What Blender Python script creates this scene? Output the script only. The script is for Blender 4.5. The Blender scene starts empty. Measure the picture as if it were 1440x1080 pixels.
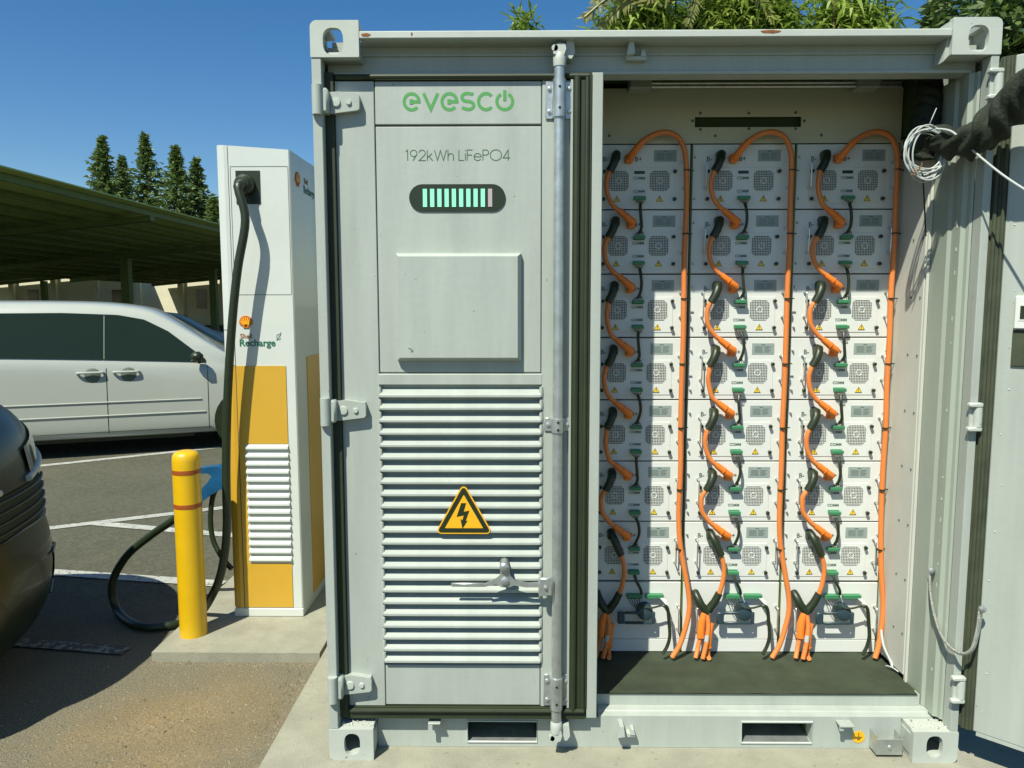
import bpy, math, random
from math import sin, cos, pi, radians
from mathutils import Vector, Matrix
random.seed(7)
SC = bpy.context.scene
COL = SC.collection
# ------------------------------------------------------------------ camera
CAM = Vector((.6941, -2.6425, 1.6563))
PITCH, YAW, ROLL, FPX = .10355, -.00973, -.0011, 1080.0
FW = Vector((sin(YAW)*cos(PITCH), cos(YAW)*cos(PITCH), -sin(PITCH)))
_r = Vector((cos(YAW), -sin(YAW), 0)); _u = _r.cross(FW)
RT = _r*cos(ROLL)+_u*sin(ROLL); UP = -_r*sin(ROLL)+_u*cos(ROLL)
cd = bpy.data.cameras.new('camera'); cam = bpy.data.objects.new('camera', cd); COL.objects.link(cam)
cd.sensor_width = 36; cd.lens = 36*FPX/1440; cd.clip_end = 2000; cd.clip_start = .05
m3 = Matrix((RT, UP, -FW)).transposed().to_4x4(); m3.translation = CAM
cam.matrix_world = m3; SC.camera = cam
# ------------------------------------------------------------------ sky and sun
SUNDIR = Vector((.60, 1.0, -1.66)).normalized()          # way the light travels
w = bpy.data.worlds.new('World'); SC.world = w; w.use_nodes = True
nt = w.node_tree; bg = nt.nodes['Background']
sky = nt.nodes.new('ShaderNodeTexSky'); sky.sky_type = 'NISHITA'; sky.sun_disc = False
sky.sun_elevation = math.asin(-SUNDIR.z); sky.sun_rotation = math.atan2(-SUNDIR.x, -SUNDIR.y)
sky.altitude = 0; sky.air_density = 1.0; sky.dust_density = .3; sky.ozone_density = 3.2
hs_ = nt.nodes.new('ShaderNodeHueSaturation'); hs_.inputs['Saturation'].default_value = 1.31
nt.links.new(sky.outputs[0], hs_.inputs['Color']); nt.links.new(hs_.outputs[0], bg.inputs[0]); bg.inputs[1].default_value = .082
sd = bpy.data.lights.new('sun', 'SUN'); sd.energy = 5.0; sd.angle = radians(.53); sd.color = (1, .97, .86)
so = bpy.data.objects.new('sun', sd); COL.objects.link(so); so.location = (-4, -8, 14)
so.rotation_euler = SUNDIR.to_track_quat('-Z', 'Y').to_euler()
SC.view_settings.view_transform = 'Standard'; SC.view_settings.look = 'None'
SC.view_settings.exposure = 0.47; SC.view_settings.gamma = 1.0

# ------------------------------------------------------------------ helpers
def at(px, py, Y):                                        # a photo direction met by the upright plane y = Y
    d = FW + RT*((px-720)/FPX) + UP*((540-py)/FPX)
    return CAM + d*((Y-CAM.y)/d.y)
def atz(px, py, z):
    d = FW + RT*((px-720)/FPX) + UP*((540-py)/FPX)
    return CAM + d*((z-CAM.z)/d.z)

def mat(name, col, rough=.5, metal=0., var=0., vs=6., bump=0., bs=150., spec=.5, stretch=(1, 1, 1), coat=0.,
        spots=None, emit=None, trans=0.):
    m = bpy.data.materials.new(name); m.use_nodes = True
    n = m.node_tree.nodes; l = m.node_tree.links; b = n['Principled BSDF']
    b.inputs['Base Color'].default_value = (*col, 1); b.inputs['Roughness'].default_value = rough
    b.inputs['Metallic'].default_value = metal; b.inputs['Specular IOR Level'].default_value = spec
    b.inputs['Coat Weight'].default_value = coat
    if trans: b.inputs['Transmission Weight'].default_value = trans
    if emit:
        b.inputs['Emission Color'].default_value = (*emit[:3], 1); b.inputs['Emission Strength'].default_value = emit[3]
    tc = n.new('ShaderNodeTexCoord'); mp = n.new('ShaderNodeMapping'); l.new(tc.outputs['Object'], mp.inputs[0])
    mp.inputs['Scale'].default_value = stretch
    last = None
    if var:
        t = n.new('ShaderNodeTexNoise'); t.inputs['Scale'].default_value = vs; t.inputs['Detail'].default_value = 6
        t.inputs['Roughness'].default_value = .65
        l.new(mp.outputs[0], t.inputs[0])
        r = n.new('ShaderNodeValToRGB'); r.color_ramp.elements[0].position = .3; r.color_ramp.elements[1].position = .7
        r.color_ramp.elements[0].color = (*[c*(1-var) for c in col], 1)
        r.color_ramp.elements[1].color = (*[min(1, c*(1+var*.6)) for c in col], 1)
        l.new(t.outputs[0], r.inputs[0]); last = r.outputs[0]
    if spots:                                            # (colour, noise scale, threshold)
        c2, s2, th = spots
        t = n.new('ShaderNodeTexNoise'); t.inputs['Scale'].default_value = s2; t.inputs['Detail'].default_value = 8
        l.new(tc.outputs['Object'], t.inputs[0])
        r = n.new('ShaderNodeValToRGB'); r.color_ramp.elements[0].position = th; r.color_ramp.elements[1].position = th+.035
        l.new(t.outputs[0], r.inputs[0])
        mx = n.new('ShaderNodeMix'); mx.data_type = 'RGBA'; l.new(r.outputs[0], mx.inputs[0])
        if last: l.new(last, mx.inputs[6])
        else: mx.inputs[6].default_value = (*col, 1)
        mx.inputs[7].default_value = (*c2, 1); last = mx.outputs[2]
    if last: l.new(last, b.inputs['Base Color'])
    if bump:
        t = n.new('ShaderNodeTexNoise'); t.inputs['Scale'].default_value = bs; t.inputs['Detail'].default_value = 4
        l.new(tc.outputs['Object'], t.inputs[0])
        bp = n.new('ShaderNodeBump'); bp.inputs['Strength'].default_value = bump; bp.inputs['Distance'].default_value = .01
        l.new(t.outputs[0], bp.inputs['Height']); l.new(bp.outputs[0], b.inputs['Normal'])
    return m

class MB:
    def __init__(s): s.v = []; s.f = []
    def add(s, vs, fs):
        o = len(s.v); s.v += [tuple(p) for p in vs]; s.f += [tuple(i+o for i in f) for f in fs]; return s
    def box(s, x0, x1, y0, y1, z0, z1, b=0.):
        if x1 < x0: x0, x1 = x1, x0
        if y1 < y0: y0, y1 = y1, y0
        if z1 < z0: z0, z1 = z1, z0
        if b <= 0:
            vs = [(x, y, z) for z in (z0, z1) for y in (y0, y1) for x in (x0, x1)]
            return s.add(vs, [(0, 2, 3, 1), (4, 5, 7, 6), (0, 1, 5, 4), (2, 6, 7, 3), (0, 4, 6, 2), (1, 3, 7, 5)])
        b = min(b, (x1-x0)*.45, (y1-y0)*.45, (z1-z0)*.45)
        C = ((x0, x1), (y0, y1), (z0, z1)); vs = []; ix = {}
        for i in (0, 1):
            for j in (0, 1):
                for k in (0, 1):
                    s_ = (i, j, k)
                    for a in range(3):
                        p = [0, 0, 0]
                        for q in range(3):
                            sg = 1 if s_[q] == 0 else -1
                            p[q] = C[q][s_[q]] + (0 if q == a else sg*b)
                        ix[(s_, a)] = len(vs); vs.append(p)
        fs = []
        def key(a, sa, u, su, v_, sv):
            t = [0, 0, 0]; t[a] = sa; t[u] = su; t[v_] = sv; return tuple(t)
        for a in range(3):
            u, v_ = (a+1) % 3, (a+2) % 3
            for sa in (0, 1):
                q = [ix[(key(a, sa, u, su, v_, sv), a)] for su, sv in ((0, 0), (1, 0), (1, 1), (0, 1))]
                fs.append(q if sa else q[::-1])
            for su in (0, 1):
                for sv in (0, 1):
                    q = [ix[(key(a, 0, u, su, v_, sv), u)], ix[(key(a, 1, u, su, v_, sv), u)],
                         ix[(key(a, 1, u, su, v_, sv), v_)], ix[(key(a, 0, u, su, v_, sv), v_)]]
                    fs.append(q if su != sv else q[::-1])
        for i in (0, 1):
            for j in (0, 1):
                for k in (0, 1):
                    q = [ix[((i, j, k), a)] for a in range(3)]
                    fs.append(q if (i+j+k) % 2 else q[::-1])
        return s.add(vs, fs)
    def prism(s, poly, axis, a0, a1):                     # poly 2D, extruded along axis
        n = len(poly); vs = []
        for a in (a0, a1):
            for p in poly:
                vs.append({'x': (a, p[0], p[1]), 'y': (p[0], a, p[1]), 'z': (p[0], p[1], a)}[axis])
        fs = [tuple(range(n))[::-1], tuple(range(n, 2*n))]
        fs += [(i, (i+1) % n, n+(i+1) % n, n+i) for i in range(n)]
        return s.add(vs, fs)
    def tube(s, pts, r, n=8, caps=True, sq=1.):
        pts = [Vector(p) for p in pts]; R = r if hasattr(r, '__len__') else [r]*len(pts)
        vs = []; t0 = None; nv = None
        for i, p in enumerate(pts):
            t = (pts[min(i+1, len(pts)-1)]-pts[max(i-1, 0)]).normalized()
            if nv is None:
                nv = t.orthogonal().normalized()
            else:
                nv = (nv - t*nv.dot(t)).normalized()
            bn = t.cross(nv)
            for k in range(n):
                a = 2*pi*k/n; vs.append(p + nv*(cos(a)*R[i]) + bn*(sin(a)*R[i]*sq))
        fs = []
        for i in range(len(pts)-1):
            for k in range(n):
                fs.append((i*n+k, i*n+(k+1) % n, (i+1)*n+(k+1) % n, (i+1)*n+k))
        if caps: fs += [tuple(range(n))[::-1], tuple(range((len(pts)-1)*n, len(pts)*n))]
        return s.add(vs, fs)
    def lathe(s, prof, n=24, c=(0, 0, 0), axis='z'):
        vs = []
        for r, h in prof:
            for k in range(n):
                a = 2*pi*k/n; x, y = r*cos(a), r*sin(a)
                vs.append({'z': (c[0]+x, c[1]+y, c[2]+h), 'y': (c[0]+x, c[1]+h, c[2]+y), 'x': (c[0]+h, c[1]+x, c[2]+y)}[axis])
        fs = [(i*n+k, i*n+(k+1) % n, (i+1)*n+(k+1) % n, (i+1)*n+k) for i in range(len(prof)-1) for k in range(n)]
        fs += [tuple(range(n))[::-1], tuple(range((len(prof)-1)*n, len(prof)*n))]
        return s.add(vs, fs)
    def ribbon(s, pts, wd, f3, closed=False):             # flat mitred stroke, f3 maps 2D to 3D
        P = [Vector((p[0], p[1])) for p in pts]; n = len(P); vs = []
        for i in range(n):
            a = P[i]-P[i-1] if (i > 0 or closed) else None
            b = P[(i+1) % n]-P[i] if (i < n-1 or closed) else None
            a = (a or b).normalized(); b = (b or a).normalized()
            na, nb = Vector((-a.y, a.x)), Vector((-b.y, b.x)); mi = na+nb
            mi = mi/max(.35, mi.length_squared)*2 if mi.length > .01 else na
            vs += [f3(P[i]+mi*wd*.5), f3(P[i]-mi*wd*.5)]
        m = n if closed else n-1
        return s.add(vs, [(2*i, 2*i+1, 2*((i+1) % n)+1, 2*((i+1) % n)) for i in range(m)])
    def mesh(s, name, material, smooth=False, angle=40):
        me = bpy.data.meshes.new(name); me.from_pydata(s.v, [], s.f); me.materials.append(material); me.validate()
        import bmesh
        bm = bmesh.new(); bm.from_mesh(me); bmesh.ops.recalc_face_normals(bm, faces=bm.faces); bm.to_mesh(me); bm.free()
        if smooth:
            me.polygons.foreach_set('use_smooth', [True]*len(me.polygons)); me.set_sharp_from_angle(angle=radians(angle))
        return me
    def build(s, name, material, parent=None, smooth=False, angle=40, sub=0):
        return link(name, s.mesh(name, material, smooth, angle), parent, sub)

def link(name, me, parent=None, sub=0):
    o = bpy.data.objects.new(name, me); COL.objects.link(o)
    if parent: o.parent = parent
    if sub:
        md = o.modifiers.new('sub', 'SUBSURF'); md.levels = sub; md.render_levels = sub
    return o
def empty(name, loc=(0, 0, 0), rz=0.):
    o = bpy.data.objects.new(name, None); COL.objects.link(o); o.location = loc; o.rotation_euler = (0, 0, rz)
    o.empty_display_size = .1; return o
def tag(o, label=None, cat=None, group=None, kind=None):
    if label: o['label'] = label
    if cat: o['category'] = cat
    if group: o['group'] = group
    if kind: o['kind'] = kind
    return o
def spline(P, k=6):
    P = [Vector(p) for p in P]; out = []
    for i in range(len(P)-1):
        a, b, c, d = P[max(i-1, 0)], P[i], P[i+1], P[min(i+2, len(P)-1)]
        for j in range(k):
            t = j/k
            out.append(.5*((2*b)+(c-a)*t+(2*a-5*b+4*c-d)*t*t+(3*b-a-3*c+d)*t**3))
    out.append(P[-1]); return out
def arc(cx, cy, rx, ry, a0, a1, n=16):
    return [(cx+rx*cos(radians(a0+(a1-a0)*i/n)), cy+ry*sin(radians(a0+(a1-a0)*i/n))) for i in range(n+1)]
def text_mesh(name, body, size, material, extrude=.0004, offset=0., space=1.):
    cu = bpy.data.curves.new('t', 'FONT'); cu.body = body; cu.size = size; cu.extrude = extrude; cu.offset = offset
    cu.space_character = space; cu.align_x = 'CENTER'; cu.align_y = 'CENTER'; cu.resolution_u = 3
    o = bpy.data.objects.new('t', cu); COL.objects.link(o)
    dg = bpy.context.evaluated_depsgraph_get()
    me = bpy.data.meshes.new_from_object(o.evaluated_get(dg)); bpy.data.objects.remove(o); bpy.data.curves.remove(cu)
    me.transform(Matrix.Rotation(pi/2, 4, 'X')); me.materials.clear(); me.materials.append(material); me.name = name
    return me
def append_mesh(mb, me, off):
    mb.add([Vector(v.co)+Vector(off) for v in me.vertices], [tuple(p.vertices) for p in me.polygons])

# ------------------------------------------------------------------ materials
OL = (.020, .031, .010)
M = dict(
 paint=mat('container_paint', (.375, .415, .36), .42, var=.11, vs=3.5, stretch=(3.2, 3.2, .35), bump=.06, bs=38, spots=((.19, .19, .12), 55, .715)),
 paintrust=mat('container_paint_chipped', (.44, .48, .415), .45, var=.08, vs=5, bump=.05, bs=50, spots=((.20, .10, .04), 26, .70)),
 dirtpaint=mat('dirty_paint', (.60, .61, .52), .6, var=.25, vs=18, bump=.1, bs=80, spots=((.16, .12, .06), 45, .60)),
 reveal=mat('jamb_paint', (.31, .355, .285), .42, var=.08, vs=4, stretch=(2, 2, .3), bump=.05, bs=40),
 liner=mat('liner_panel', (.50, .50, .35), .5, var=.06, vs=3),
 rackwhite=mat('module_paint', (.64, .665, .605), .42, var=.03, vs=5),
 rubber=mat('rubber', OL, .62, var=.2, vs=9),
 seal2=mat('weathered_seal', (.050, .062, .032), .7, var=.45, vs=7),
 liner2=mat('side_liner', (.52, .53, .455), .5, var=.07, vs=4),
 hole=mat('vent_dark', (.010, .014, .006), .9, spec=.1),
 black=mat('black_plastic', (.016, .026, .009), .42, var=.15, vs=20),
 fabric=mat('black_fabric', (.013, .020, .008), .8, bump=.4, bs=90, var=.3, vs=14),
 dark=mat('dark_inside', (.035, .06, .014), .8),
 mat_=mat('floor_mat', (.032, .045, .022), .8, var=.35, vs=9, bump=.25, bs=260),
 galv=mat('galvanised', (.52, .56, .53), .38, metal=.75, var=.22, vs=22, bump=.05, bs=90),
 brightmetal=mat('bright_metal', (.66, .68, .64), .3, metal=.85, var=.15, vs=40),
 orange=mat('orange_cable', (.70, .21, .045), .45, var=.06, vs=12),
 orange2=mat('orange_plug', (.80, .20, .02), .4, var=.05, vs=12),
 green=mat('terminal_green', (.04, .20, .085), .45),
 logo=mat('logo_green', (.075, .30, .075), .5),
 print_=mat('print_dark_green', (.045, .12, .045), .6),
 grey=mat('print_grey', (.10, .13, .09), .6),
 plate=mat('rating_plate', (.27, .33, .30), .45, var=.08, vs=30),
 yellow=mat('warning_yellow', (.80, .42, .01), .5, var=.05, vs=25),
 yellow2=mat('sticker_yellow', (.80, .55, .03), .5),
 mint=mat('level_bar_lit', (.20, .62, .40), .5, emit=(.26, .85, .52, .32)),
 barof=mat('level_bar_unlit', (.42, .36, .36), .5),
 blue=mat('connector_blue', (.010, .085, .19), .3, var=.3, vs=14),
 navy=mat('switch_navy', (.025, .05, .06), .4),
 concrete=mat('concrete', (.29, .285, .21), .85, var=.22, vs=5, bump=.35, bs=120, spots=((.22, .20, .13), 30, .66)),
 white=mat('line_paint', (.40, .41, .36), .7, var=.25, vs=14, spots=((.14, .14, .10), 35, .60)),
 worn=mat('worn_line_paint', (.22, .225, .18), .8, var=.3, vs=40, spots=((.075, .073, .050), 34, .45)),
 chwhite=mat('charger_white', (.56, .60, .54), .35, var=.05, vs=3, coat=.2, spots=((.30, .31, .25), 60, .735)),
 chyellow=mat('charger_yellow', (.56, .33, .03), .38, var=.05, vs=4, coat=.2),
 bollard=mat('bollard_yellow', (.66, .40, .004), .36, var=.07, vs=7, coat=.25, spots=((.45, .26, .01), 40, .72)),
 band=mat('bollard_band', (.30, .07, .01), .5),
 carpaint=mat('van_paint', (.40, .425, .36), .28, coat=.7, var=.02),
 blackpaint=mat('dark_car_paint', (.009, .015, .006), .34, coat=.12, spec=.32),
 glass=mat('tinted_glass', (.012, .020, .008), .06, spec=.5),
 lampglass=mat('lamp_glass', (.09, .12, .13), .08, spec=.6, coat=.6),
 chrome=mat('chrome', (.55, .57, .52), .16, metal=1.),
 tyre=mat('tyre', (.014, .022, .008), .8),
 steel=mat('canopy_steel', (.10, .155, .03), .6, var=.2, vs=2),
 solar=mat('solar_back', (.40, .52, .14), .6, var=.15, vs=1.2),
 wall=mat('building_stucco', (.70, .67, .48), .85, var=.1, vs=.6),
 winglass=mat('building_glass', (.03, .045, .02), .15),
 shellr=mat('logo_red', (.55, .12, .01), .5), shelly=mat('logo_yellow', (.85, .40, .01), .5),
 teal=mat('lettering_teal', (.01, .13, .075), .5), brown=mat('lettering_brown', (.25, .12, .03), .5),
 wire=mat('grey_wire', (.42, .46, .42), .45), copper=mat('copper_ends', (.50, .28, .16), .4, metal=.5),
 rust=mat('rust', (.22, .085, .02), .9, var=.4, vs=60),
 braid=mat('tinned_braid', (.50, .52, .45), .4, metal=.6, bump=.8, bs=350, var=.2, vs=80),
 bark=mat('bark', (.09, .06, .03), .9),
)
def leafmat(name, c1, c2, sub=.3):
    m = bpy.data.materials.new(name); m.use_nodes = True; n = m.node_tree.nodes; l = m.node_tree.links; b = n['Principled BSDF']
    t = n.new('ShaderNodeTexCoord'); z = n.new('ShaderNodeTexNoise'); z.inputs['Scale'].default_value = 1.4; z.inputs['Detail'].default_value = 5
    l.new(t.outputs['Object'], z.inputs[0])
    r = n.new('ShaderNodeValToRGB'); r.color_ramp.elements[0].position = .35; r.color_ramp.elements[1].position = .65
    r.color_ramp.elements[0].color = (*c1, 1); r.color_ramp.elements[1].color = (*c2, 1)
    l.new(z.outputs[0], r.inputs[0]); l.new(r.outputs[0], b.inputs['Base Color']); b.inputs['Roughness'].default_value = .5
    tr = n.new('ShaderNodeBsdfTranslucent'); l.new(r.outputs[0], tr.inputs[0]); mx = n.new('ShaderNodeMixShader'); mx.inputs[0].default_value = sub
    l.new(b.outputs[0], mx.inputs[1]); l.new(tr.outputs[0], mx.inputs[2]); l.new(mx.outputs[0], n['Material Output'].inputs[0])
    return m
M['needle'] = leafmat('conifer_needles', (.075, .13, .03), (.14, .20, .06), .25)
M['bamboo'] = leafmat('bamboo_leaves', (.15, .25, .03), (.32, .42, .08), .4)
M['palm'] = leafmat('palm_leaves', (.20, .22, .05), (.34, .32, .09), .3)
M['leaf'] = leafmat('tree_leaves', (.05, .10, .015), (.12, .18, .035), .3)

def ground_mat():
    m = bpy.data.materials.new('asphalt_and_dirt'); m.use_nodes = True; n = m.node_tree.nodes; l = m.node_tree.links; b = n['Principled BSDF']
    tc = n.new('ShaderNodeTexCoord')
    def noise(s, d=6, ro=.6):
        t = n.new('ShaderNodeTexNoise'); t.inputs['Scale'].default_value = s; t.inputs['Detail'].default_value = d; t.inputs['Roughness'].default_value = ro
        l.new(tc.outputs['Object'], t.inputs[0]); return t.outputs[0]
    def ramp(i, p0, p1, c0, c1):
        r = n.new('ShaderNodeValToRGB'); r.color_ramp.elements[0].position = p0; r.color_ramp.elements[1].position = p1
        r.color_ramp.elements[0].color = (*c0, 1); r.color_ramp.elements[1].color = (*c1, 1); l.new(i, r.inputs[0]); return r.outputs[0]
    def mix(f, a, c):
        x = n.new('ShaderNodeMix'); x.data_type = 'RGBA'; l.new(f, x.inputs[0]); l.new(a, x.inputs[6]); l.new(c, x.inputs[7]); return x.outputs[2]
    fine = noise(190, 3, .7)
    asp = mix(ramp(noise(1.3), .35, .65, (0, 0, 0), (1, 1, 1)), ramp(fine, .38, .72, (.040, .042, .026), (.125, .125, .085)), ramp(fine, .38, .72, (.055, .056, .036), (.15, .148, .105)))
    dirt = mix(ramp(noise(4), .4, .6, (0, 0, 0), (1, 1, 1)), ramp(noise(120, 4, .75), .36, .68, (.09, .07, .032), (.34, .26, .135)), ramp(noise(150, 4, .75), .36, .68, (.13, .095, .045), (.36, .28, .15)))
    # dirt lies in the strip between the pads and the lot
    mp = n.new('ShaderNodeMapping'); mp.inputs['Location'].default_value = (.60, -.20, 0); mp.vector_type = 'POINT'
    l.new(tc.outputs['Object'], mp.inputs[0]); mp.inputs['Scale'].default_value = (.85, .80, 1)
    ln = n.new('ShaderNodeVectorMath'); ln.operation = 'LENGTH'; l.new(mp.outputs[0], ln.inputs[0])
    ad = n.new('ShaderNodeMath'); ad.operation = 'MULTIPLY_ADD'; l.new(noise(2.6, 8, .7), ad.inputs[0]); ad.inputs[1].default_value = .85; l.new(ln.outputs['Value'], ad.inputs[2])
    msk = ramp(ad.outputs[0], .56, .92, (1, 1, 1), (0, 0, 0))
    half = n.new('ShaderNodeMath'); half.operation = 'MULTIPLY'; half.inputs[1].default_value = .5; l.new(ad.outputs[0], half.inputs[0])
    dusty = ramp(noise(140, 4, .75), .34, .70, (.055, .050, .030), (.29, .265, .18))
    asp = mix(ramp(noise(28, 5, .75), .42, .62, (0, 0, 0), (.55, .55, .55)), asp, ramp(fine, .38, .72, (.10, .10, .066), (.21, .205, .145)))
    asp = mix(ramp(noise(.35, 4, .6), .52, .60, (0, 0, 0), (.45, .45, .45)), asp, ramp(fine, .4, .7, (.045, .046, .03), (.10, .10, .07)))
    asp = mix(ramp(half.outputs[0], .55, .92, (1, 1, 1), (0, 0, 0)), asp, dusty)
    l.new(mix(msk, asp, dirt), b.inputs['Base Color']); b.inputs['Roughness'].default_value = .9; b.inputs['Specular IOR Level'].default_value = .25
    bp = n.new('ShaderNodeBump'); bp.inputs['Strength'].default_value = .5; bp.inputs['Distance'].default_value = .012
    l.new(fine, bp.inputs['Height']); l.new(bp.outputs[0], b.inputs['Normal'])
    return m
M['ground'] = ground_mat()

# ------------------------------------------------------------------ the setting
G = -.05
tag(MB().add([(-400, -60, G), (400, -60, G), (400, 600, G), (-400, 600, G)], [(0, 1, 2, 3)]).build('ground', M['ground']), kind='structure')
tag(MB().box(-.25, 2.62, -.06, 3.3, G-.1, 0, .012).build('container_pad', M['concrete']), kind='structure')
tag(MB().prism([(-1.07, .87), (-.262, .868), (-.262, 2.75), (-1.06, 2.75)], 'z', G-.1, -.002).build('charger_pad', M['concrete']), kind='structure')
def line(a, b, wd, name='parking_line', m='white'):
    a, b = Vector((*a, 0)), Vector((*b, 0)); d = (b-a).normalized(); nn = Vector((-d.y, d.x, 0))*wd/2
    zz = Vector((0, 0, G+.004+.001*len([o for o in COL.objects if o.name.startswith('parking_line')])))
    tag(MB().add([a+nn+zz, b+nn+zz, b-nn+zz, a-nn+zz], [(0, 1, 2, 3)]).build(name, M[m]), kind='structure')
line((-5.4, 4.62), (-1.2, 7.65), .11); line((-3.3, 2.85), (-.9, 4.15), .10); line((-2.62, 3.19), (-.7, 2.70), .10); line((-3.6, 2.31), (-1.12, 1.89), .10)
wa, wb = atz(-60, 898, G), atz(178, 917, G); line((wa.x, wa.y), (wb.x, wb.y), .085, 'parking_line', 'worn')

# ------------------------------------------------------------------ battery container
W, H = 2.28, 2.591
BC = tag(empty('battery_container'), 'large white steel shipping container with battery racks, left door shut and right door open', 'container')
YD = .06
def casting(top, left):
    w_, h_ = .162, .118
    hx, hz, cx, cz = ((.034, .043, .47, .43) if top else (.029, .041, .52, .52))
    cx = (cx if left else 1-cx)*w_; cz *= h_
    R = .022 if top else .020
    out = []
    for (ox, oz, a) in ((w_, 0, -90), (w_, h_, 0), (0, h_, 90), (0, 0, 180)):
        rd = R if ((ox == 0) == left and (oz == h_) == top) else .003
        px = ox-rd if ox else rd; pz = oz-rd if oz else rd
        ar = arc(px, pz, rd, rd, a, a+90, 5)
        if out:
            q0 = out[-1]; out += [(q0[0]+(ar[0][0]-q0[0])*k/7, q0[1]+(ar[0][1]-q0[1])*k/7) for k in range(1, 7)]
        out += ar
    q0, q1 = out[-1], out[0]; out += [(q0[0]+(q1[0]-q0[0])*k/7, q0[1]+(q1[1]-q0[1])*k/7) for k in range(1, 7)]
    n = len(out)
    inn = []
    for i in range(n):                                     # oval hole, one vertex straight inside each outer vertex
        a = math.atan2((out[i][1]-cz)/hz, (out[i][0]-cx)/hx)
        c_, s_ = cos(a), sin(a); e = (abs(c_)**2.8+abs(s_)**2.8)**(-1/2.8)
        inn.append((cx+hx*e*c_, cz+hz*e*s_))
    x0 = 0 if left else W-w_; z0 = H-h_ if top else 0
    mb = MB(); vs = []
    for y in (0, .022):
        vs += [(x0+p[0], y, z0+p[1]) for p in out] + [(x0+p[0], y, z0+p[1]) for p in inn]
    fs = []
    for i in range(n):
        j = (i+1) % n
        fs += [(i, j, n+j, n+i), (2*n+i, 3*n+i, 3*n+j, 2*n+j), (n+i, n+j, 3*n+j, 3*n+i), (i, 2*n+i, 2*n+j, j)]
    mb.add(vs, fs)
    D = .178 if not top else .15; a = .004
    if top:
        mb.box(x0+a, x0+w_-a, .0225, D, z0+a*.2, z0+.022)
        sx = x0+.001 if left else x0+w_-.021
        mb.box(sx, sx+.02, .0225, D, z0+.0225, z0+h_-.02)
        mb.box(x0+a, x0+.05, .0225, D, z0+h_-.019, z0+h_-.003); mb.box(x0+.115, x0+w_-a, .0225, D, z0+h_-.019, z0+h_-.003)
        if not left: mb.box(x0+.01, x0+w_-.021, D-.02, D, z0+.0225, z0+h_-.02)
    else:
        mb.box(x0+a, x0+w_-a, .0225, D, z0+h_-.02, z0+h_-.0005); mb.box(x0+a, x0+w_-a, .0225, D, z0+.002, z0+.02)
        mb.box(x0+.001, x0+.02, .0225, D, z0+.0205, z0+h_-.0205); mb.box(x0+w_-.02, x0+w_-.001, .0225, D, z0+.0205, z0+h_-.0205)
        mb.box(x0+.0205, x0+w_-.0205, D-.02, D, z0+.0205, z0+h_-.0205)
    o = mb.build('corner_casting', M['paintrust'], BC)
    if not top:                                            # leaf litter on the ledge
        d = MB()
        for k in range(60):
            x, y = x0+random.uniform(.01, w_-.01), random.uniform(.02, .088); s_ = random.uniform(.0015, .004)
            d.tube([(x, y, h_), (x+random.uniform(-s_, s_)*2.5, y+random.uniform(-s_, s_)*1.5, h_+s_)], s_*.6, 4)
        tag(d.build('debris', M['dirtpaint'], o), kind='stuff')
for t in (True, False):
    for lft in (True, False): casting(t, lft)
# gusset beside the right top casting
MB().prism([(2.075, 2.556), (2.118, 2.582), (2.118, 2.556)], 'y', .012, .06).prism([(2.10, 2.455), (2.118, 2.474), (2.118, 2.531), (2.112, 2.531)], 'y', .02, .085).build('gusset', M['paint'], BC)
MB().box(.0015, .034, .003, .055, .1185, H-.1185, .002).build('corner_post', M['paint'], BC)
MB().box(W-.029, W-.0015, .003, .055, .1185, H-.1185, .002).build('corner_post', M['paint'], BC)
MB().box(.1625, W-.1625, 0, .1, 2.5315, 2.556, .003).build('top_rail', M['paintrust'], BC)
for (ra, rb, rz) in ((.170, .202, 2.544), (1.488, 1.555, 2.549), (.335, .341, 2.546)):
    n_ = 14; MB().prism([((ra+rb)/2+(rb-ra)/2*cos(2*pi*k/n_)*(1+.12*sin(k*2.3)), rz-.001+(.0055+.0012*sin(k*3.1))*sin(2*pi*k/n_)) for k in range(n_)], 'y', -.0008, .001).build('rust_patch', M['rust'], BC)
hd = MB().box(.036, W-.031, .09, .15, 2.437, 2.5312)
hd.box(.10, W-.10, .083, .0898, 2.500, 2.5065).box(.045, W-.045, .080, .0898, 2.4375, 2.449, .002)
hd.build('header_beam', M['paint'], BC)
MB().box(.05, W-.05, .1005, 2.98, 2.535, 2.552).build('roof', M['paint'], BC)
def corr(xo, sgn):
    mb = MB(); ys = []; y = .06; k = 0
    pts = []
    while y < 2.95:
        pts += [(xo, y), (xo, y+.07), (xo+sgn*.036, y+.105), (xo+sgn*.036, y+.175)]; y += .21
    vs = [(p[0], p[1], z) for z in (.05, 2.54) for p in pts]; n = len(pts)
    return mb.add(vs, [(i, i+1, n+i+1, n+i) for i in range(n-1)])
corr(.006, 1).build('side_wall', M['paint'], BC); corr(W-.006, -1).build('side_wall', M['paint'], BC)
MB().box(.03, W-.03, 2.94, 2.98, .02, 2.534).build('rear_wall', M['paint'], BC)
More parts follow.
